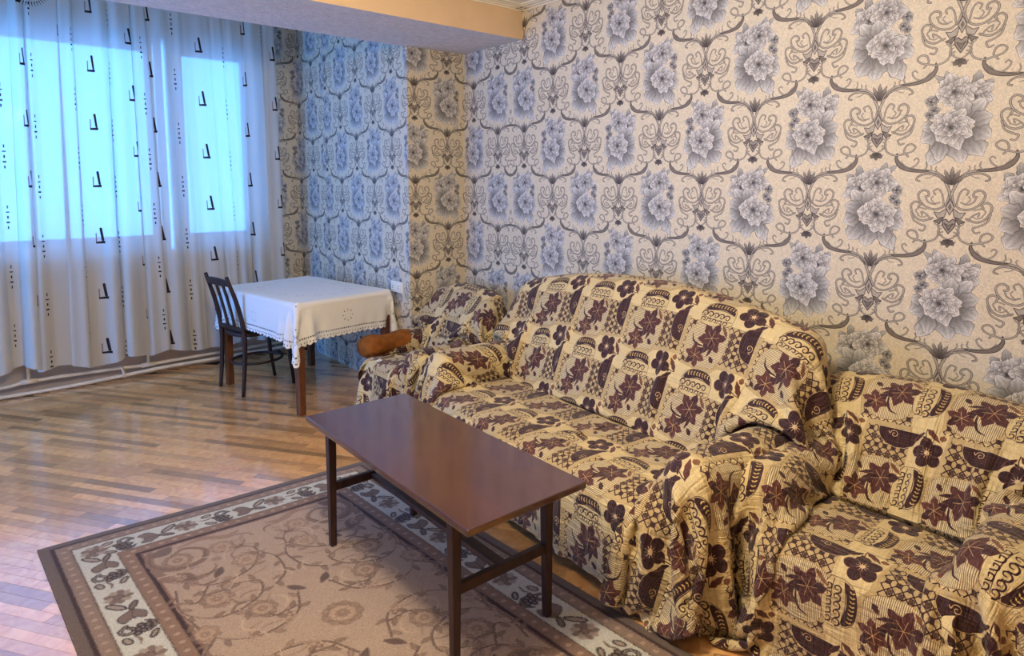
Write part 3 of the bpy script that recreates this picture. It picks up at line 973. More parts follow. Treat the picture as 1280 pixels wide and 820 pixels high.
def strip_geo(s, bm, cl):
    c0, n0, t, L, a, b, c_ = s
    g = .0005
    dz = (b - .5) * .0005
    corners = [pn * (n0 + g) + pd * (t + g), pn * (n0 + PW - g) + pd * (t + g), pn * (n0 + PW - g) + pd * (t + L - g), pn * (n0 + g) + pd * (t + L - g)]
    corners = [(min(max(p[0], XL - .1), XR), min(max(p[1], YB), Y_WIN)) for p in corners]
    vb = [bm.verts.new((p[0], p[1], -.012)) for p in corners]
    vt = [bm.verts.new((p[0], p[1], dz)) for p in corners]
    fs = [bm.faces.new(vt), bm.faces.new(list(reversed(vb)))]
    for i in range(4):
        j = (i + 1) % 4
        fs.append(bm.faces.new((vb[i], vb[j], vt[j], vt[i])))
    tn = tone(a, b, c_)
    for f in fs:
        for l in f.loops: l[cl] = (*tn, 1)
rest_bm = bmesh.new(); rcl = rest_bm.loops.layers.float_color.new('tone')
for i, s in enumerate(pts):
    if i in chs:
        bm = bmesh.new(); cl = bm.loops.layers.float_color.new('tone')
        strip_geo(s, bm, cl)
        bmesh.ops.recalc_face_normals(bm, faces=bm.faces)
        obj('plank', bm, M['plank'], fl)
    else:
        strip_geo(s, rest_bm, rcl)
bmesh.ops.recalc_face_normals(rest_bm, faces=rest_bm.faces)
tag(obj('remaining_planks', rest_bm, M['plank'], fl), kind='stuff')

# ------------------------------------------------------------------ windows
def window(name, x0, x1, gx, z0=WZ0 + .02, z1=WZ1, fw=.055, gz0=None):
    """frame x0..x1; sashes at gx (list of glass spans)"""
    bm = bmesh.new()
    ya, yb = 5.985, 6.045
    add_box(bm, x0, x1, ya, yb, z1 - fw, z1); add_box(bm, x0, x1, ya, yb, z0, z0 + fw)
    add_box(bm, x0, x0 + fw, ya, yb, z0 + fw, z1 - fw); add_box(bm, x1 - fw, x1, ya, yb, z0 + fw, z1 - fw)
    fr = tag(obj(name, bm, M['pvc'], bevel=.004), kind='structure')
    for (a, b) in gx:
        bm = bmesh.new()
        sw = .06
        zb, zt = z0 + fw + .005, z1 - fw - .005
        ys0, ys1 = 5.972, 6.03
        add_box(bm, a - sw, b + sw, ys0, ys1, zt - sw, zt); add_box(bm, a - sw, b + sw, ys0, ys1, zb, zb + sw)
        add_box(bm, a - sw, a, ys0, ys1, zb + sw, zt - sw); add_box(bm, b, b + sw, ys0, ys1, zb + sw, zt - sw)
        sash = obj('sash', bm, M['pvc'], fr, bevel=.004)
        box('pane', a - .01, b + .01, 6.0, 6.006, zb + sw - .01, zt - sw + .01, M['glass'], sash)
    return fr
w1 = window('window_1', -.50, 1.33, [(-.38, 1.20)])
w2 = window('window_2', 1.36, 2.07, [(1.475, 1.945)])
bm = bmesh.new()
for (a, b, c, d) in ((LW[0], LW[1], LW[2], LW[2] + .06), (LW[0], LW[1], LW[3] - .06, LW[3]), (LW[0], LW[0] + .06, LW[2] + .06, LW[3] - .06), (LW[1] - .06, LW[1], LW[2] + .06, LW[3] - .06), (4.62, 4.68, LW[2] + .06, LW[3] - .06)):
    add_box(bm, XL - .07, XL - .02, a, b, c, d)
w3 = tag(obj('added_left_window', bm, M['pvc']), kind='structure')  # uncurtained window out of view, added to brighten the alcove
for a, b in ((LW[0] + .06, 4.62), (4.68, LW[1] - .06)):
    box('pane', XL - .05, XL - .044, a, b, LW[2] + .06, LW[3] - .06, M['glass'], w3)
o = box('window_sill', WX0 + .01, WX1 - .01, 5.86, 6.0, WZ0 - .03, WZ0 + .018, M['pvc'], w1, bevel=.006)

# ------------------------------------------------------------------ radiators and pipes along the window wall
def radiator(x0, x1, label):
    t = thing('radiator', label, 'radiator', ((x0 + x1) / 2, 5.83, .25), 0, 'radiators behind the curtain')
    w = x1 - x0
    n = max(4, int(w / .075))
    for i in range(n):
        xa = -w / 2 + i * w / n
        bm = bmesh.new()
        add_box(bm, xa + .004, xa + w / n - .004, -.035, .045, 0, .47)
        obj('rib', bm, M['enamel'], t, bevel=.018, seg=3)
    for z in (.05, .42):
        tube('manifold', [(-w / 2, .005, z), (w / 2, .005, z)], .02, M['enamel'], t)
radiator(1.06, 1.76, 'cream radiator behind the sheer curtain, nearer the dining chair')
radiator(.05, .78, 'cream radiator behind the sheer curtain at far left')

YP = 5.84
pt_ = thing('heating_pipe', 'cream heating pipe with a tee, upper of two along the window wall', 'pipe', (.6, YP, .09))
def pp(x, z, y=YP): return (x - .6, y - YP, z - .09)
tube('pipe_run', crspline([pp(-.6, .075), pp(.12, .080), pp(.30, .098), pp(.75, .094), pp(1.06, .082), pp(1.40, .088), pp(2.40, .098)], 6), .0135, M['enamel'], pt_)
tube('riser', [pp(.30, .098), pp(.30, .30)], .0125, M['enamel'], pt_)
tube('riser', [pp(1.08, .082), pp(1.085, .30)], .0125, M['enamel'], pt_)
tube('tee_joint', [pp(.25, .098), pp(.35, .098)], .019, M['enamel'], pt_)
tube('tee_joint', [pp(1.03, .083), pp(1.13, .083)], .019, M['enamel'], pt_)
pl_ = thing('heating_pipe', 'cream heating pipe lying lowest, just above the floorboards', 'pipe', (.6, YP, .03))
def pq(x, z, y=YP - .03): return (x - .6, y - YP, z - .03)
tube('pipe_run', crspline([pq(-.6, .018), pq(.12, .02), pq(.5, .02), pq(.90, .034), pq(1.12, .046), pq(1.4, .05), pq(2.40, .056)], 6), .014, M['enamel'], pl_)
o = tube('bracket', [pq(.90, .02, YP - .045), pq(.895, .075, YP - .03), pq(.89, .10, YP)], .011, M['enamel'], pl_)

# ------------------------------------------------------------------ sheer curtain
def curtain():
    x0, x1, zt = -.62, 2.16, 2.93
    nu, nv = 620, 60
    t = np.linspace(0, 1, nu)
    r = np.random.default_rng(5)
    # pleats: sum of soft waves with uneven spacing
    ph = np.cumsum(.6 + .8 * r.random(nu)) ; ph = ph / ph[-1]
    f1 = 19; 
    w = np.interp(t, np.linspace(0, 1, 24), r.uniform(-.5, .5, 24))
    base = 2 * np.pi * (f1 * t + .9 * w)
    gate = np.clip(np.interp(t, np.linspace(0, 1, 15), [1, .6, 1, .9, .35, 1, 1, .6, 1, 1, .25, .2, .3, 1, .9]), 0, 1)
    V = np.zeros((nv, nu, 3)); U = np.zeros((nv, nu, 2))
    for j in range(nv):
        h = j / (nv - 1)                                   # 0 at top
        amp = (.018 + .036 * h ** .7) * gate
        yy = 5.715 + amp * (np.sin(base + .7 * h) + .35 * np.sin(2.3 * base + 2 * h + 1))
        sway = .05 * h * np.sin(t * 9 + 1) + .05 * h * (t - .2)
        sh = amp * .85 * np.cos(base + .7 * h)             # folds lean over themselves
        x = x0 + (x1 - x0) * t + sh + sway
        hem = .215 - .04 * t + .030 * np.sin(base * .5 + 1) * gate + .02 * np.sin(t * 23)
        z = zt + (hem - zt) * h
        V[j, :, 0] = x; V[j, :, 1] = np.minimum(yy, 5.775); V[j, :, 2] = z
    arc = np.concatenate([[0], np.cumsum(np.hypot(np.diff(V[nv // 2, :, 0]), np.diff(V[nv // 2, :, 1])))])
    for j in range(nv):
        U[j, :, 0] = arc / CW
        U[j, :, 1] = V[j, :, 2] / CH
    return V, U

def grid_mesh(name, V, U, mat, parent=None, mask=None, normals=None):
    nv, nu = V.shape[:2]
    idx = np.arange(nv * nu).reshape(nv, nu)
    q = np.stack([idx[:-1, :-1], idx[:-1, 1:], idx[1:, 1:], idx[1:, :-1]], -1)
    if mask is not None: q = q[mask]
    q = q.reshape(-1, 4)
    used = np.unique(q)
    rm = np.full(nv * nu, -1); rm[used] = np.arange(len(used))
    me = bpy.data.meshes.new(name)
    me.from_pydata(V.reshape(-1, 3)[used].tolist(), [], rm[q].tolist())
    uv = me.uv_layers.new(name='UVMap')
    uv.data.foreach_set('uv', U.reshape(-1, 2)[q.ravel()].astype(np.float32).ravel())
    me.polygons.foreach_set('use_smooth', np.ones(len(q), bool))
    me.materials.append(mat)
    if normals is not None:
        me.normals_split_custom_set_from_vertices(normals.reshape(-1, 3)[used].tolist())
    me.update()
    o = bpy.data.objects.new(name, me)
    return link(o, parent)

V, U = curtain()
cu = grid_mesh('sheer_curtain', V, U, M['curtain'])
tag(cu, 'cream sheer curtain with small brown L-shaped marks hanging before the window', 'curtain')
bm = bmesh.new()
for i in range(19):
    q = math.radians(200 + i * 140 / 18)
    c0, c1 = .105, .135
    add_tube(bm, [(.452 + c0 * math.cos(q), 5.655, 2.885 + c0 * math.sin(q)), (.452 + c1 * math.cos(q), 5.655, 2.885 + c1 * math.sin(q))], [.0035, .0012], 5)
tag(obj('stitched_fan', bm, M['black'], cu), kind='stuff')
tube('curtain_rail', [(-.7, 5.72, 2.945), (2.3, 5.72, 2.945)], .012, M['pvc'])
tag(bpy.data.objects['curtain_rail'], 'white curtain rail above the sheer curtain, behind the ceiling beam', 'rail')

# ------------------------------------------------------------------ position based cloth (numpy)
def sd_rbox(P, c, h, r):
    q = np.abs(P - c) - (h - r)
    return np.linalg.norm(np.maximum(q, 0), axis=-1) + np.minimum(q.max(-1), 0) - r

def simulate(P, da, db, sdf, steps=90, iters=8, g=.0012, thick=.006, fric=.6, damp=.96, stiffb=.25, pin=None, floor=0.0, shrink=1.0):
    P = P.astype(np.float32)
    prev = P.copy()
    dd = math.hypot(da, db)
    sets = []
    def add(off, L, k, st):
        oi, oj = off
        ni, nj = P.shape[:2]
        for par in range(2):
            if oj == 0: A = (slice(par * oi, ni - oi), slice(0, nj))
            sets.append((off, par, L, k))
    def proj(off, L, k):
        oi, oj = off
        ni, nj = P.shape[:2]
        # colour by blocks along the longer offset axis
        for par in range(2):
            if oi > 0:
                rows = np.arange(ni - oi)
                rows = rows[((rows // oi) % 2) == par]
                if oj >= 0:
                    a = (rows[:, None], np.arange(0, nj - oj)[None, :]); b = (rows[:, None] + oi, np.arange(oj, nj)[None, :])
                else:
                    a = (rows[:, None], np.arange(-oj, nj)[None, :]); b = (rows[:, None] + oi, np.arange(0, nj + oj)[None, :])
            else:
                cols = np.arange(nj - oj)
                cols = cols[((cols // oj) % 2) == par]
                a = (np.arange(ni)[:, None], cols[None, :]); b = (np.arange(ni)[:, None], cols[None, :] + oj)
            A = P[a]; B_ = P[b]
            d = B_ - A
            l = np.sqrt((d * d).sum(-1, keepdims=True)) + 1e-9
            kk = k if np.isscalar(k) else np.where(l > L, k[0], k[1])
            c = d * ((l - L) / l * .5 * kk)
            P[a] = A + c; P[b] = B_ - c
    e = 1e-3
    for st in range(steps):
        vel = (P - prev) * damp
        vm = np.linalg.norm(vel, axis=-1, keepdims=True)
        vel *= np.minimum(1, .03 / (vm + 1e-9))
        prev = P.copy()
        P = P + vel
        P[..., 2] -= g
        for it in range(iters):
            proj((1, 0), db * shrink, 1.0); proj((0, 1), da * shrink, 1.0)
            proj((1, 1), dd * shrink, .55); proj((1, -1), dd * shrink, .55)
            if it % 2 == 0:
                proj((2, 0), 2 * db * shrink, (.15, stiffb)); proj((0, 2), 2 * da * shrink, (.15, stiffb))
            if it % 2 == 1:
                d = sdf(P)
                m = d < thick
                if m.any():
                    Q = P[m]
                    d0 = d[m]
                    gx = np.stack([sdf(Q + np.array(v, np.float32)) - d0 for v in ((e, 0, 0), (0, e, 0), (0, 0, e))], -1) / e
                    gn = gx / (np.linalg.norm(gx, axis=-1, keepdims=True) + 1e-6)
                    Q2 = Q + gn * (thick - d0)[:, None]
                    mv = Q2 - prev[m]
                    tn = mv - (mv * gn).sum(-1, keepdims=True) * gn
                    P[m] = Q2 - tn * fric
                P[..., 2] = np.maximum(P[..., 2], floor + .006)
            if pin is not None: P[pin[0]] = pin[1]
    return P

def refine(P, n=2):
    """Catmull-Rom upsampling of a grid"""
    def up(A):
        B_ = np.concatenate([2 * A[:1] - A[1:2], A, 2 * A[-1:] - A[-2:-1]])
        out = []
        L = len(A) - 1
        res = np.empty((L * n + 1,) + A.shape[1:], A.dtype)
        a, b, c, d = B_[:-3], B_[1:-2], B_[2:-1], B_[3:]
        for k in range(n):
            t = k / n
            res[k:-1:n] = .5 * (2 * b + (c - a) * t + (2 * a - 5 * b + 4 * c - d) * t * t + (3 * b - a - 3 * c + d) * t ** 3)
        res[-1] = A[-1]
        return res
    return np.swapaxes(up(np.swapaxes(up(P), 0, 1)), 0, 1)

def grid_normals(P):
    du = np.gradient(P, axis=1); dv = np.gradient(P, axis=0)
    n = np.cross(du, dv)
    n /= np.linalg.norm(n, axis=-1, keepdims=True) + 1e-9
    return n

def sstep(a, b, x):
    t = np.clip((x - a) / (b - a), 0, 1)
    return t * t * (3 - 2 * t)

def poly_at(P, S):
    """P: (k,2) polyline, S: lengths -> points"""
    P = np.asarray(P, float)
    L = np.concatenate([[0], np.cumsum(np.hypot(*np.diff(P, axis=0).T))])
    return np.stack([np.interp(S, L, P[:, 0]), np.interp(S, L, P[:, 1])], -1), L[-1]

def seat_body(W, aw, ha, hs, ds, hb, lean, depth, camel=.0):
    """local frame: d from the front (0) to the back, w across, z up"""
    def backtop(w):
        t = (w / W - .5) * 2
        return hb + camel * (1 - t * t)
    def sdf(P):
        d, w, z = P[..., 0], P[..., 1], P[..., 2]
        Q = np.stack([d, w, z], -1)
        s = sd_rbox(Q, np.array([ds / 2 + .10, W / 2, hs / 2 - .005], np.float32), np.array([ds / 2 + .10, W / 2 - aw * .6, hs / 2], np.float32), .075)
        for c in (aw / 2, W - aw / 2):
            s = np.minimum(s, sd_rbox(Q, np.array([depth / 2 + .03, c, ha / 2], np.float32), np.array([depth / 2 - .03, aw / 2, ha / 2], np.float32), aw * .46))
        # leaning back with an arched top
        sh = lean / (hb - hs)
        zt = backtop(w)
        d2 = d - (z - hs) * sh
        Qb = np.stack([d2, w, z * (hb / zt)], -1)
        tb = .16
        s = np.minimum(s, sd_rbox(Qb, np.array([ds + tb / 2, W / 2, hb / 2], np.float32), np.array([tb / 2, W / 2 - .01, hb / 2], np.float32), .075) * .9)
        return s
    return sdf, backtop

def draped_seat(root, W, aw, ha, hs, ds, hb, lean, depth, camel, cell, sideL, sideR, hem, back_over=.12, dmax=None, steps=90, uvrot=False, uvoff=(0, 0), uvs=1.0, slack=1.02, seed=1, keep=None, b_slack=1.0):
    sdf0, backtop = seat_body(W, aw, ha, hs, ds, hb, lean, depth, camel)
    def sdf(P):
        s = sdf0(P)
        if dmax is not None: s = np.minimum(s, dmax - P[..., 0])
        return s
    r = np.random.default_rng(seed)
    seatP = [(-.01, hem), (-.01, hs + .01), (ds, hs + .01), (ds + lean, hb + camel * .6 + .01), (ds + lean + .14, hb + camel * .5), (ds + lean + .15, hb - .4)]
    armP = [(.0, hem), (.0, ha + .01), (ds + lean * (ha - hs) / (hb - hs), ha + .01), (ds + lean, hb + .01), (ds + lean + .14, hb), (ds + lean + .15, hb - .4)]
    seg = lambda P: np.concatenate([[0], np.cumsum(np.hypot(*np.diff(np.asarray(P), axis=0).T))])
    LS = seg(seatP)
    Btot = LS[4] + back_over
    rise = ha - hs
    A = W + 2 * rise
    nb = int(Btot / cell); na = int((A + sideL + sideR) / cell)
    a = np.linspace(-sideL, A + sideR, na); b = np.linspace(0, Btot, nb)
    da, db = a[1] - a[0], b[1] - b[0]
    ps, _ = poly_at(seatP, b); pa, _ = poly_at(armP, b)
    w_seat = np.interp(a, [0, aw, aw + rise, A - aw - rise, A - aw, A], [-.012, aw, aw + .015, W - aw - .015, W - aw, W + .012])
    w_back = np.interp(a, [0, aw + rise + .06, A - aw - rise - .06, A], [-.012, aw + .06, W - aw - .06, W + .012])
    bz = sstep(LS[2] - .02, LS[2] + .25, b)[:, None]
    w2 = w_seat[None, :] * (1 - bz) + w_back[None, :] * bz
    w = w_seat
    wa = np.maximum(1 - sstep(aw, aw + rise, a), sstep(A - aw - rise, A - aw, a))
    drop = np.maximum(np.maximum(-a, a - A), 0)
    P = np.zeros((nb, na, 3))
    P[..., 0] = ps[:, None, 0] * (1 - wa) + pa[:, None, 0] * wa
    P[..., 2] = ps[:, None, 1] * (1 - wa) + pa[:, None, 1] * wa
    P[..., 1] = w2
    # the camel back: lower at the ends
    P[..., 2] -= np.where(b > LS[3] - .05, 1, 0)[:, None] * (camel * .6 - (backtop(np.clip(w, 0, W)) - hb))[None, :] * (1 - wa)
    P[..., 2] -= drop[None, :] * 1.0
    P[..., 1] += np.sign(a - A / 2)[None, :] * np.where(drop > 0, .004 + drop * .03, 0)[None, :]
    P[..., 0] -= np.where(b < LS[1], (LS[1] - b) * .04, 0)[:, None]
    # fabric that would lie under the floor spreads outwards on it
    und = np.maximum(.012 - P[..., 2], 0)
    P[..., 2] = np.maximum(P[..., 2], .012)
    P[..., 1] += np.sign(a - A / 2)[None, :] * und * .25
    P[..., 0] -= und * .25 * (b < LS[1] + .1)[:, None]
    # gentle unevenness so that folds start at different places
    for _ in range(26):
        ca, cb, ss = r.uniform(-sideL, A + sideR), r.uniform(0, Btot), r.uniform(.05, .16)
        P += (r.normal(0, .012, 3)[None, None, :] * np.exp(-((a[None, :, None] - ca) ** 2 + (b[:, None, None] - cb) ** 2) / ss ** 2))
    # where hands have pushed the throw into the tucks of the seat
    ja = np.arange(na)[(a > aw + rise * .9) & (a < A - aw - rise * .9)]
    ib = int(np.argmin(np.abs(b - LS[2])))
    pi = [(ib, j) for j in ja]; pv = [(ds + .035, w2[ib, j], hs - .03) for j in ja]
    for jc, wc in ((int(np.argmin(np.abs(a - aw - rise))), aw - .0), (int(np.argmin(np.abs(a - A + aw + rise))), W - aw + .0)):
        for i in np.arange(nb)[(b > LS[1] + .10) & (b < LS[2] - .04)]:
            pi.append((i, jc)); pv.append((ps[i, 0], wc, hs - .02))
    pi = np.array(pi); pin = ((pi[:, 0], pi[:, 1]), np.array(pv, np.float32))
    P = simulate(P, da * slack, db * slack * b_slack, sdf, steps=steps, pin=pin, thick=.010)
    P = np.asarray(P, float)
    UVg = np.stack(np.broadcast_arrays(a[None, :], b[:, None]), -1).astype(float).copy()
    n = 3
    F = refine(P, n); UVf = refine(UVg, n)
    # small crinkles in the weave
    nrm = grid_normals(F)
    cr = np.zeros(F.shape[:2])
    for _ in range(40):
        ka, kb, p0 = r.normal(0, 55), r.normal(0, 16), r.uniform(0, 6.28)
        cr += np.sin(UVf[..., 0] * ka + UVf[..., 1] * kb + p0)
    F = F + nrm * (cr / 40 * .004)[..., None]
    nrm = grid_normals(F)
    aa, bb = UVf[..., 0], UVf[..., 1]
    if uvrot: UV2 = np.stack([(bb + uvoff[0]) / FW / uvs, (-aa + uvoff[1]) / FH / uvs], -1)
    else: UV2 = np.stack([(-aa + uvoff[0]) / FW / uvs, (bb + uvoff[1]) / FH / uvs], -1)
    # cut the cloth into its parts along the tucks
    ac = (aa[:-1, :-1] + aa[1:, 1:]) / 2; bc = (bb[:-1, :-1] + bb[1:, 1:]) / 2
    arm = (ac < aw + rise) | (ac > A - aw - rise)
    bk = bc > LS[2] + (.0)
    kp = np.ones_like(arm) if keep is None else keep(ac, bc)
    grid_mesh('back_cover', F, UV2, M['throw'], root, mask=bk & kp, normals=nrm)
    grid_mesh('seat_cover', F, UV2, M['throw'], root, mask=(~bk) & (~arm) & (bc > LS[1] + .02) & kp, normals=nrm)
    grid_mesh('front_skirt', F, UV2, M['throw'], root, mask=(~bk) & (~arm) & (bc <= LS[1] + .02) & kp, normals=nrm)
    for sgn in (0, 1):
        mm = (~bk) & arm & ((ac > A / 2) if sgn else (ac < A / 2)) & kp
        grid_mesh('arm_cover', F, UV2, M['throw'], root, mask=mm, normals=nrm)
    # the upholstered body underneath
    def rb(name, d0, d1, w0, w1, z0, z1, bev, mat=M['uphol'], shear=0):
        bm = bmesh.new()
        vs = add_box(bm, d0, d1, w0, w1, z0, z1)
        for v in vs: v.co.x += max(0, v.co.z - hs) * shear
        return obj(name, bm, mat, root, bevel=bev, seg=4, smooth=False)
    g = .03
    rb('seat', g + .02, ds + .1, aw * .9, W - aw * .9, .10, hs - g, .05)
    rb('backrest', ds + g + .02, ds + .16, .03, W - .03, hs - .1, hb - g - .03, .05, shear=lean / (hb - hs))
    rb('armrest', .08, depth - .04, g, aw - g, .12, ha - g - .02, aw * .35)
    rb('armrest', .08, depth - .04, W - aw + g, W - g, .12, ha - g - .02, aw * .35)
    rb('base_rail', .03, depth, .03, W - .03, .05, .11, .005, M['chair_wood'])
    for fx in (.08, depth - .06):
        for fy in (.08, W - .08):
            square_leg('foot', (fx, fy, .06), (fx, fy, 0), .05, .04, M['chair_wood'], root)
    return F

# sofa: local d -> +x, w -> -y would flip handedness, so the local frame is turned a half turn:
# d along +x and w along +y keeps a right-handed frame
sofa = thing('sofa', 'long camel-backed sofa under a gold and maroon floral throw, along the wall', 'sofa', (1.735, 1.165, 0), math.radians(-4))
draped_seat(sofa, W=1.93, aw=.20, ha=.60, hs=.42, ds=.52, hb=.93, lean=.22, depth=.86, camel=.12, cell=.026, sideL=.52, sideR=.42, hem=.12, dmax=1.03, steps=80, uvrot=True, uvoff=(.12, .05), seed=3,
            keep=lambda a, b: ~((-a) + (.46 - b) > .46))
ac1 = thing('armchair', 'wide armchair under a gold and maroon throw, nearest the camera at right', 'armchair', (1.93, .325, 0), 0)
draped_seat(ac1, W=.87, aw=.19, ha=.57, hs=.41, ds=.43, hb=.76, lean=.24, depth=.86, camel=.04, cell=.022, sideL=.45, sideR=.47, hem=.05, dmax=.96, steps=90, uvoff=(.1, .12), seed=8, uvs=.88,
            keep=lambda a, b: ~((a - 1.19) + (.50 - b) > .48))
ac2 = thing('armchair', 'armchair half hidden in the far corner, brown plush arm end bare beside the dining table', 'armchair', (1.95, 3.27, 0), 0)
F2 = draped_seat(ac2, W=.70, aw=.17, ha=.52, hs=.40, ds=.42, hb=.78, lean=.22, depth=.84, camel=.05, cell=.024, sideL=.35, sideR=.12, hem=.05, dmax=.94, steps=80, uvoff=(.05, .0), seed=5,
            keep=lambda a, b: ~((a > .94 - .17 - .06) & (b < .76 + (a - .77) * .6)))
# the bare plush arm of the far armchair and the white maker's tag on its throw
bm = bmesh.new()
rings = []
for t in np.linspace(0, 1, 12):
    d = .02 + t * .36
    r_ = .085 * (1 - .25 * (1 - min(1, t * 4)) ** 2) + .01 * math.sin(t * 9)
    rings.append([(d, .615 + r_ * math.cos(q), .455 + r_ * .85 * math.sin(q)) for q in np.linspace(0, 2 * math.pi, 18, endpoint=False)])
add_loft(bm, rings)
tag(obj('arm_pad', bm, M['fur'], ac2, smooth=True), 'golden brown plush arm end')

fn = grid_normals(F2)
ij = np.unravel_index(np.argmin(np.linalg.norm(F2 - np.array([.05, .43, .41]), axis=-1)), F2.shape[:2])
p0, n0 = Vector(F2[ij]), Vector(fn[ij])
if n0.z - n0.x < 0: n0 = -n0
bm = bmesh.new()
add_box(bm, -.022, .022, -.015, .015, .0, .002)
tg = obj('care_tag', bm, M['white_label'], ac2)
tg.matrix_local = Matrix.Translation(p0 + n0 * .004) @ n0.to_track_quat('Z', 'Y').to_matrix().to_4x4()
tag(tg, 'small white cloth tag')

# ------------------------------------------------------------------ rug
bm = bmesh.new()
uvl = bm.loops.layers.uv.new('UVMap')
nx, ny = 30, 47
G = [[None] * (ny + 1) for _ in range(nx + 1)]
for i in range(nx + 1):
    for j in range(ny + 1):
        x, y = RW * i / nx, -RL * j / ny
        e = min(x, RW - x, -y, RL + y)
        G[i][j] = bm.verts.new((x, y, .011 + .0015 * math.sin(x * 7 + y * 3) - (.004 if e < 1e-6 else 0)))
for i in range(nx):
    for j in range(ny):
        f = bm.faces.new((G[i][j], G[i][j + 1], G[i + 1][j + 1], G[i + 1][j]))
        for l in f.loops: l[uvl].uv = (l.vert.co.x / RW, 1 + l.vert.co.y / RL)
r = bmesh.ops.extrude_face_region(bm, geom=bm.faces[:])
for v in r['geom']:
    if isinstance(v, bmesh.types.BMVert): v.co.z = .001
bmesh.ops.recalc_face_normals(bm, faces=bm.faces)
rug = obj('rug', bm, M['rug'], smooth=False)
rug.location = (.150, 3.283, 0)
for v in rug.data.vertices:                     # the rug lies a little askew
    x, y = v.co.x, v.co.y
    v.co.x, v.co.y = x * .9984 - y * .056, -x * .056 + y * .998
tag(rug, 'beige and brown floral rug with a pale patterned border under the coffee table', 'rug')

# ------------------------------------------------------------------ coffee table
ct = thing('coffee_table', 'low dark mahogany coffee table with square legs standing on the rug', 'coffee table', (1.31, 2.045, 0), math.radians(-.75))
ZT = .55
hw, hl = .245, .60
bm = bmesh.new()
add_box(bm, -hw, hw, -hl, hl, ZT - .024, ZT)
obj('tabletop', bm, M['table_wood'], ct, bevel=.004)
lx, ly = .195, .455
for sx in (-1, 1):
    for sy in (-1, 1):
        square_leg('leg', (sx * lx, sy * ly, ZT - .024), (sx * (lx + .003), sy * (ly + .003), .0135), .036, .026, M['table_edge'], ct)
for sy in (-1, 1):
    box('end_stretcher', -lx + .012, lx - .012, sy * ly - .011, sy * ly + .011, .255, .29, M['table_edge'], ct, bevel=.002)
    box('end_apron', -lx + .016, lx - .016, sy * ly - .010, sy * ly + .010, ZT - .062, ZT - .024, M['table_edge'], ct, bevel=.002)
box('long_stretcher', -.022, .022, -ly + .011, ly - .011, .262, .284, M['table_edge'], ct, bevel=.002)

# ------------------------------------------------------------------ dining table, cloth, chair
DA = math.radians(8.5)
DC = (1.928, 4.70)
dt = thing('dining_table', 'square-legged brown dining table under a white lace-edged cloth by the window', 'table', (*DC, 0), DA)
TX, TY, TZ = .388, .545, .75
box('tabletop', -TX, TX, -TY, TY, TZ - .025, TZ, M['brown_leg'], dt, bevel=.004)
for sy in (-1, 1):
    box('apron', -TX + .06, TX - .06, sy * (TY - .04) - .01, sy * (TY - .04) + .01, TZ - .115, TZ - .025, M['brown_leg'], dt)
for sx in (-1, 1):
    box('apron', sx * (TX - .04) - .01, sx * (TX - .04) + .01, -TY + .06, TY - .06, TZ - .115, TZ - .025, M['brown_leg'], dt)
for sx in (-1, 1):
    for sy in (-1, 1):
        square_leg('leg', (sx * (TX - .035), sy * (TY - .035), TZ - .025), (sx * (TX - .035), sy * (TY - .035), 0), .056, .046, M['brown_leg'], dt)

def tablecloth():
    nx, ny = 56, 66
    u = np.linspace(0, KW, nx); v = np.linspace(0, KL, ny)
    P = np.zeros((ny, nx, 3))
    x = u - KW / 2 + .0; y = v - KL / 2
    ex = np.maximum(np.abs(x) - TX - .008, 0); ey = np.maximum(np.abs(y) - TY - .008, 0)
    P[..., 0] = np.clip(x, -TX - .008, TX + .008)[None, :] + (np.sign(x) * ex * .12)[None, :]
    P[..., 1] = np.clip(y, -TY - .008, TY + .008)[:, None] + (np.sign(y) * ey * .12)[:, None]
    P[..., 2] = TZ + .016 - np.hypot(ex[None, :], ey[:, None])
    cr = (ex[None, :] > 0) & (ey[:, None] > 0)
    P[..., 0] += np.where(cr, np.sign(x)[None, :] * np.minimum(ex[None, :], ey[:, None]) * .5, 0)
    P[..., 1] += np.where(cr, np.sign(y)[:, None] * np.minimum(ex[None, :], ey[:, None]) * .5, 0)
    r = np.random.default_rng(4)
    P[..., :2] += r.normal(0, .002, (ny, nx, 2))
    ctr = np.array([0, 0, TZ - .05], np.float32); hh = np.array([TX, TY, .05], np.float32)
    wallx = X_AL
    ca, sa = math.cos(DA), math.sin(DA)
    def sdf(Q):
        s = sd_rbox(Q, ctr, hh, .006)
        wx = DC[0] + ca * Q[..., 0] - sa * Q[..., 1]
        return np.minimum(np.minimum(s, (wallx - wx)), Q[..., 0] + TX + .034 + .05 * np.clip((-Q[..., 1] - .38) / .15, 0, 1))
    P = simulate(P, u[1] - u[0], v[1] - v[0], sdf, steps=70, iters=8, fric=.5, thick=.013)
    P = np.asarray(P, float)
    UV = np.stack(np.broadcast_arrays(u[None, :] / KW, v[:, None] / KL), -1).astype(float).copy()
    F = refine(P, 3); UVf = refine(UV, 3)
    return F, UVf
F, UVf = tablecloth()
tc_ = grid_mesh('tablecloth', F, UVf, M['linen'], None, normals=-grid_normals(F) if False else grid_normals(F))
tc_.location = (*DC, 0)
tc_.rotation_euler = (0, 0, DA)
tag(tc_, 'white linen tablecloth with an openwork scalloped hem over the dining table', 'tablecloth')

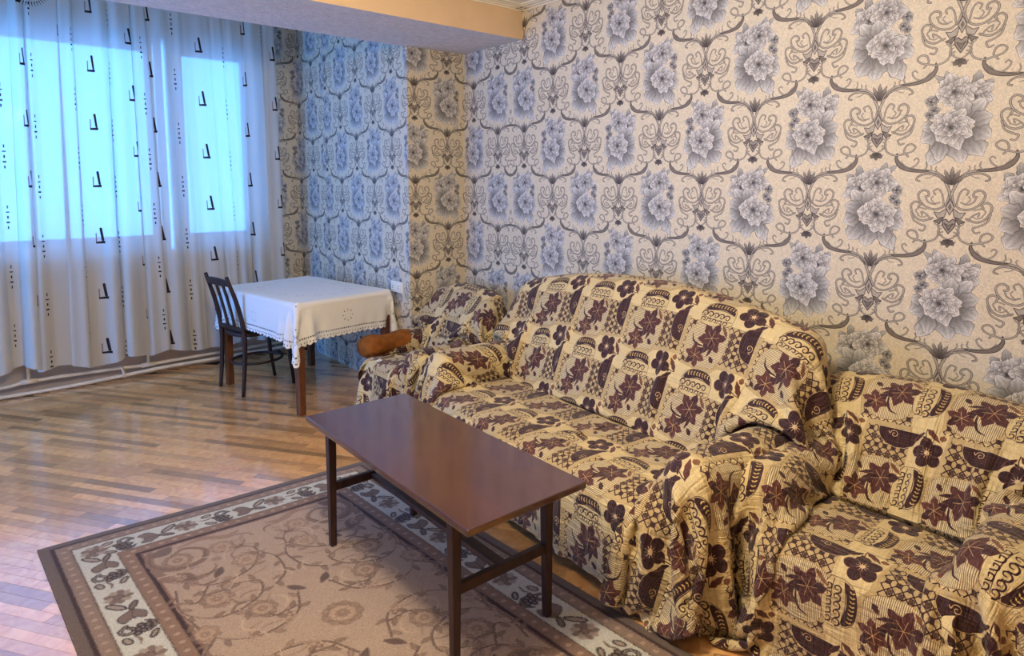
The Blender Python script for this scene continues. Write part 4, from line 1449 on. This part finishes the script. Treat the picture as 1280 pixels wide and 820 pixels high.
ch = thing('dining_chair', 'dark brown bentwood dining chair with a slatted back pushed under the table', 'chair', (1.474, 4.955, 0), math.radians(7.5))
cwm = M['chair_wood']
hw2 = .185
for s in (-1, 1):
    pts = crspline([(-.02, s * hw2, 0), (0, s * hw2 * 1.0, .25), (.005, s * hw2, .45), (-.03, s * hw2 * .98, .66), (-.10, s * hw2 * .93, .885)], 5)
    tube('rear_leg', pts, [.013 + .004 * math.sin(math.pi * i / (len(pts) - 1)) for i in range(len(pts))], cwm, ch)
    tube('front_leg', [(.40, s * .15, 0), (.37, s * .155, .22), (.355, s * .155, .43)], [.012, .015, .017], cwm, ch)
bm = bmesh.new()
rings = []
for z, k in ((.425, .96), (.432, 1), (.45, 1.0), (.456, .96)):
    rings.append([(.185 + .205 * k * math.copysign(abs(math.cos(q)) ** .7, math.cos(q)), (.185 + .012 * math.cos(q)) * k * math.copysign(abs(math.sin(q)) ** .7, math.sin(q)), z) for q in np.linspace(0, 2 * math.pi, 28, endpoint=False)])
add_loft(bm, rings)
obj('seat', bm, cwm, ch, smooth=True)
def slat(name, y0, y1, w):
    bm = bmesh.new()
    rings = []
    for z in np.linspace(0, 1, 8):
        zz = .47 + z * .375
        x = -.0 - .085 * z ** 1.3
        y = y0 + (y1 - y0) * z
        rings.append([(x - .006, y - w / 2, zz), (x - .006, y + w / 2, zz), (x + .006, y + w / 2, zz), (x + .006, y - w / 2, zz)])
    add_loft(bm, rings)
    return obj(name, bm, cwm, ch, bevel=.002)
slat('back_slat', -.055, -.055, .032)
slat('back_slat', .055, .055, .032)
def rail(name, z, h, x, bow, wd):
    bm = bmesh.new()
    rings = []
    for t in np.linspace(-1, 1, 11):
        y = t * wd
        xx = x - bow * (1 - t * t)
        hh = h * (1 - .25 * t * t)
        rings.append([(xx - .009, y, z - h / 2), (xx + .009, y, z - h / 2), (xx + .004, y, z - h / 2 + hh), (xx - .013, y, z - h / 2 + hh)])
    add_loft(bm, rings)
    bmesh.ops.recalc_face_normals(bm, faces=bm.faces)
    return obj(name, bm, cwm, ch, bevel=.003)
rail('top_rail', .842, .055, -.083, .018, hw2 * .94)
rail('lower_rail', .49, .03, -.002, .008, hw2)
ring = [(.185 + .185 * math.cos(q), .165 * math.sin(q), .215) for q in np.linspace(0, 2 * math.pi, 37)]
tube('stretcher_ring', ring, .010, cwm, ch, 8)

# ------------------------------------------------------------------ double socket on the alcove wall
so = thing('wall_socket', 'white double power socket on the wallpaper above the table corner', 'socket', (X_AL, 4.175, .785), 0)
box('plate', -.012, 0, -.082, .082, -.040, .040, M['socket'], so, bevel=.004)
for y in (-.04, .04):
    bm = bmesh.new()
    bmesh.ops.create_cone(bm, cap_ends=True, segments=20, radius1=.026, radius2=.024, depth=.008, matrix=Matrix.Translation((-.014, y, 0)) @ Matrix.Rotation(math.pi / 2, 4, 'Y'))
    wl = obj('outlet', bm, M['socket'], so, bevel=.001)
    bm = bmesh.new()
    for z in (-.008, .008):
        bmesh.ops.create_cone(bm, cap_ends=True, segments=8, radius1=.0035, radius2=.0035, depth=.004, matrix=Matrix.Translation((-.018, y, z)) @ Matrix.Rotation(math.pi / 2, 4, 'Y'))
    obj('pin_hole', bm, M['black'], wl)
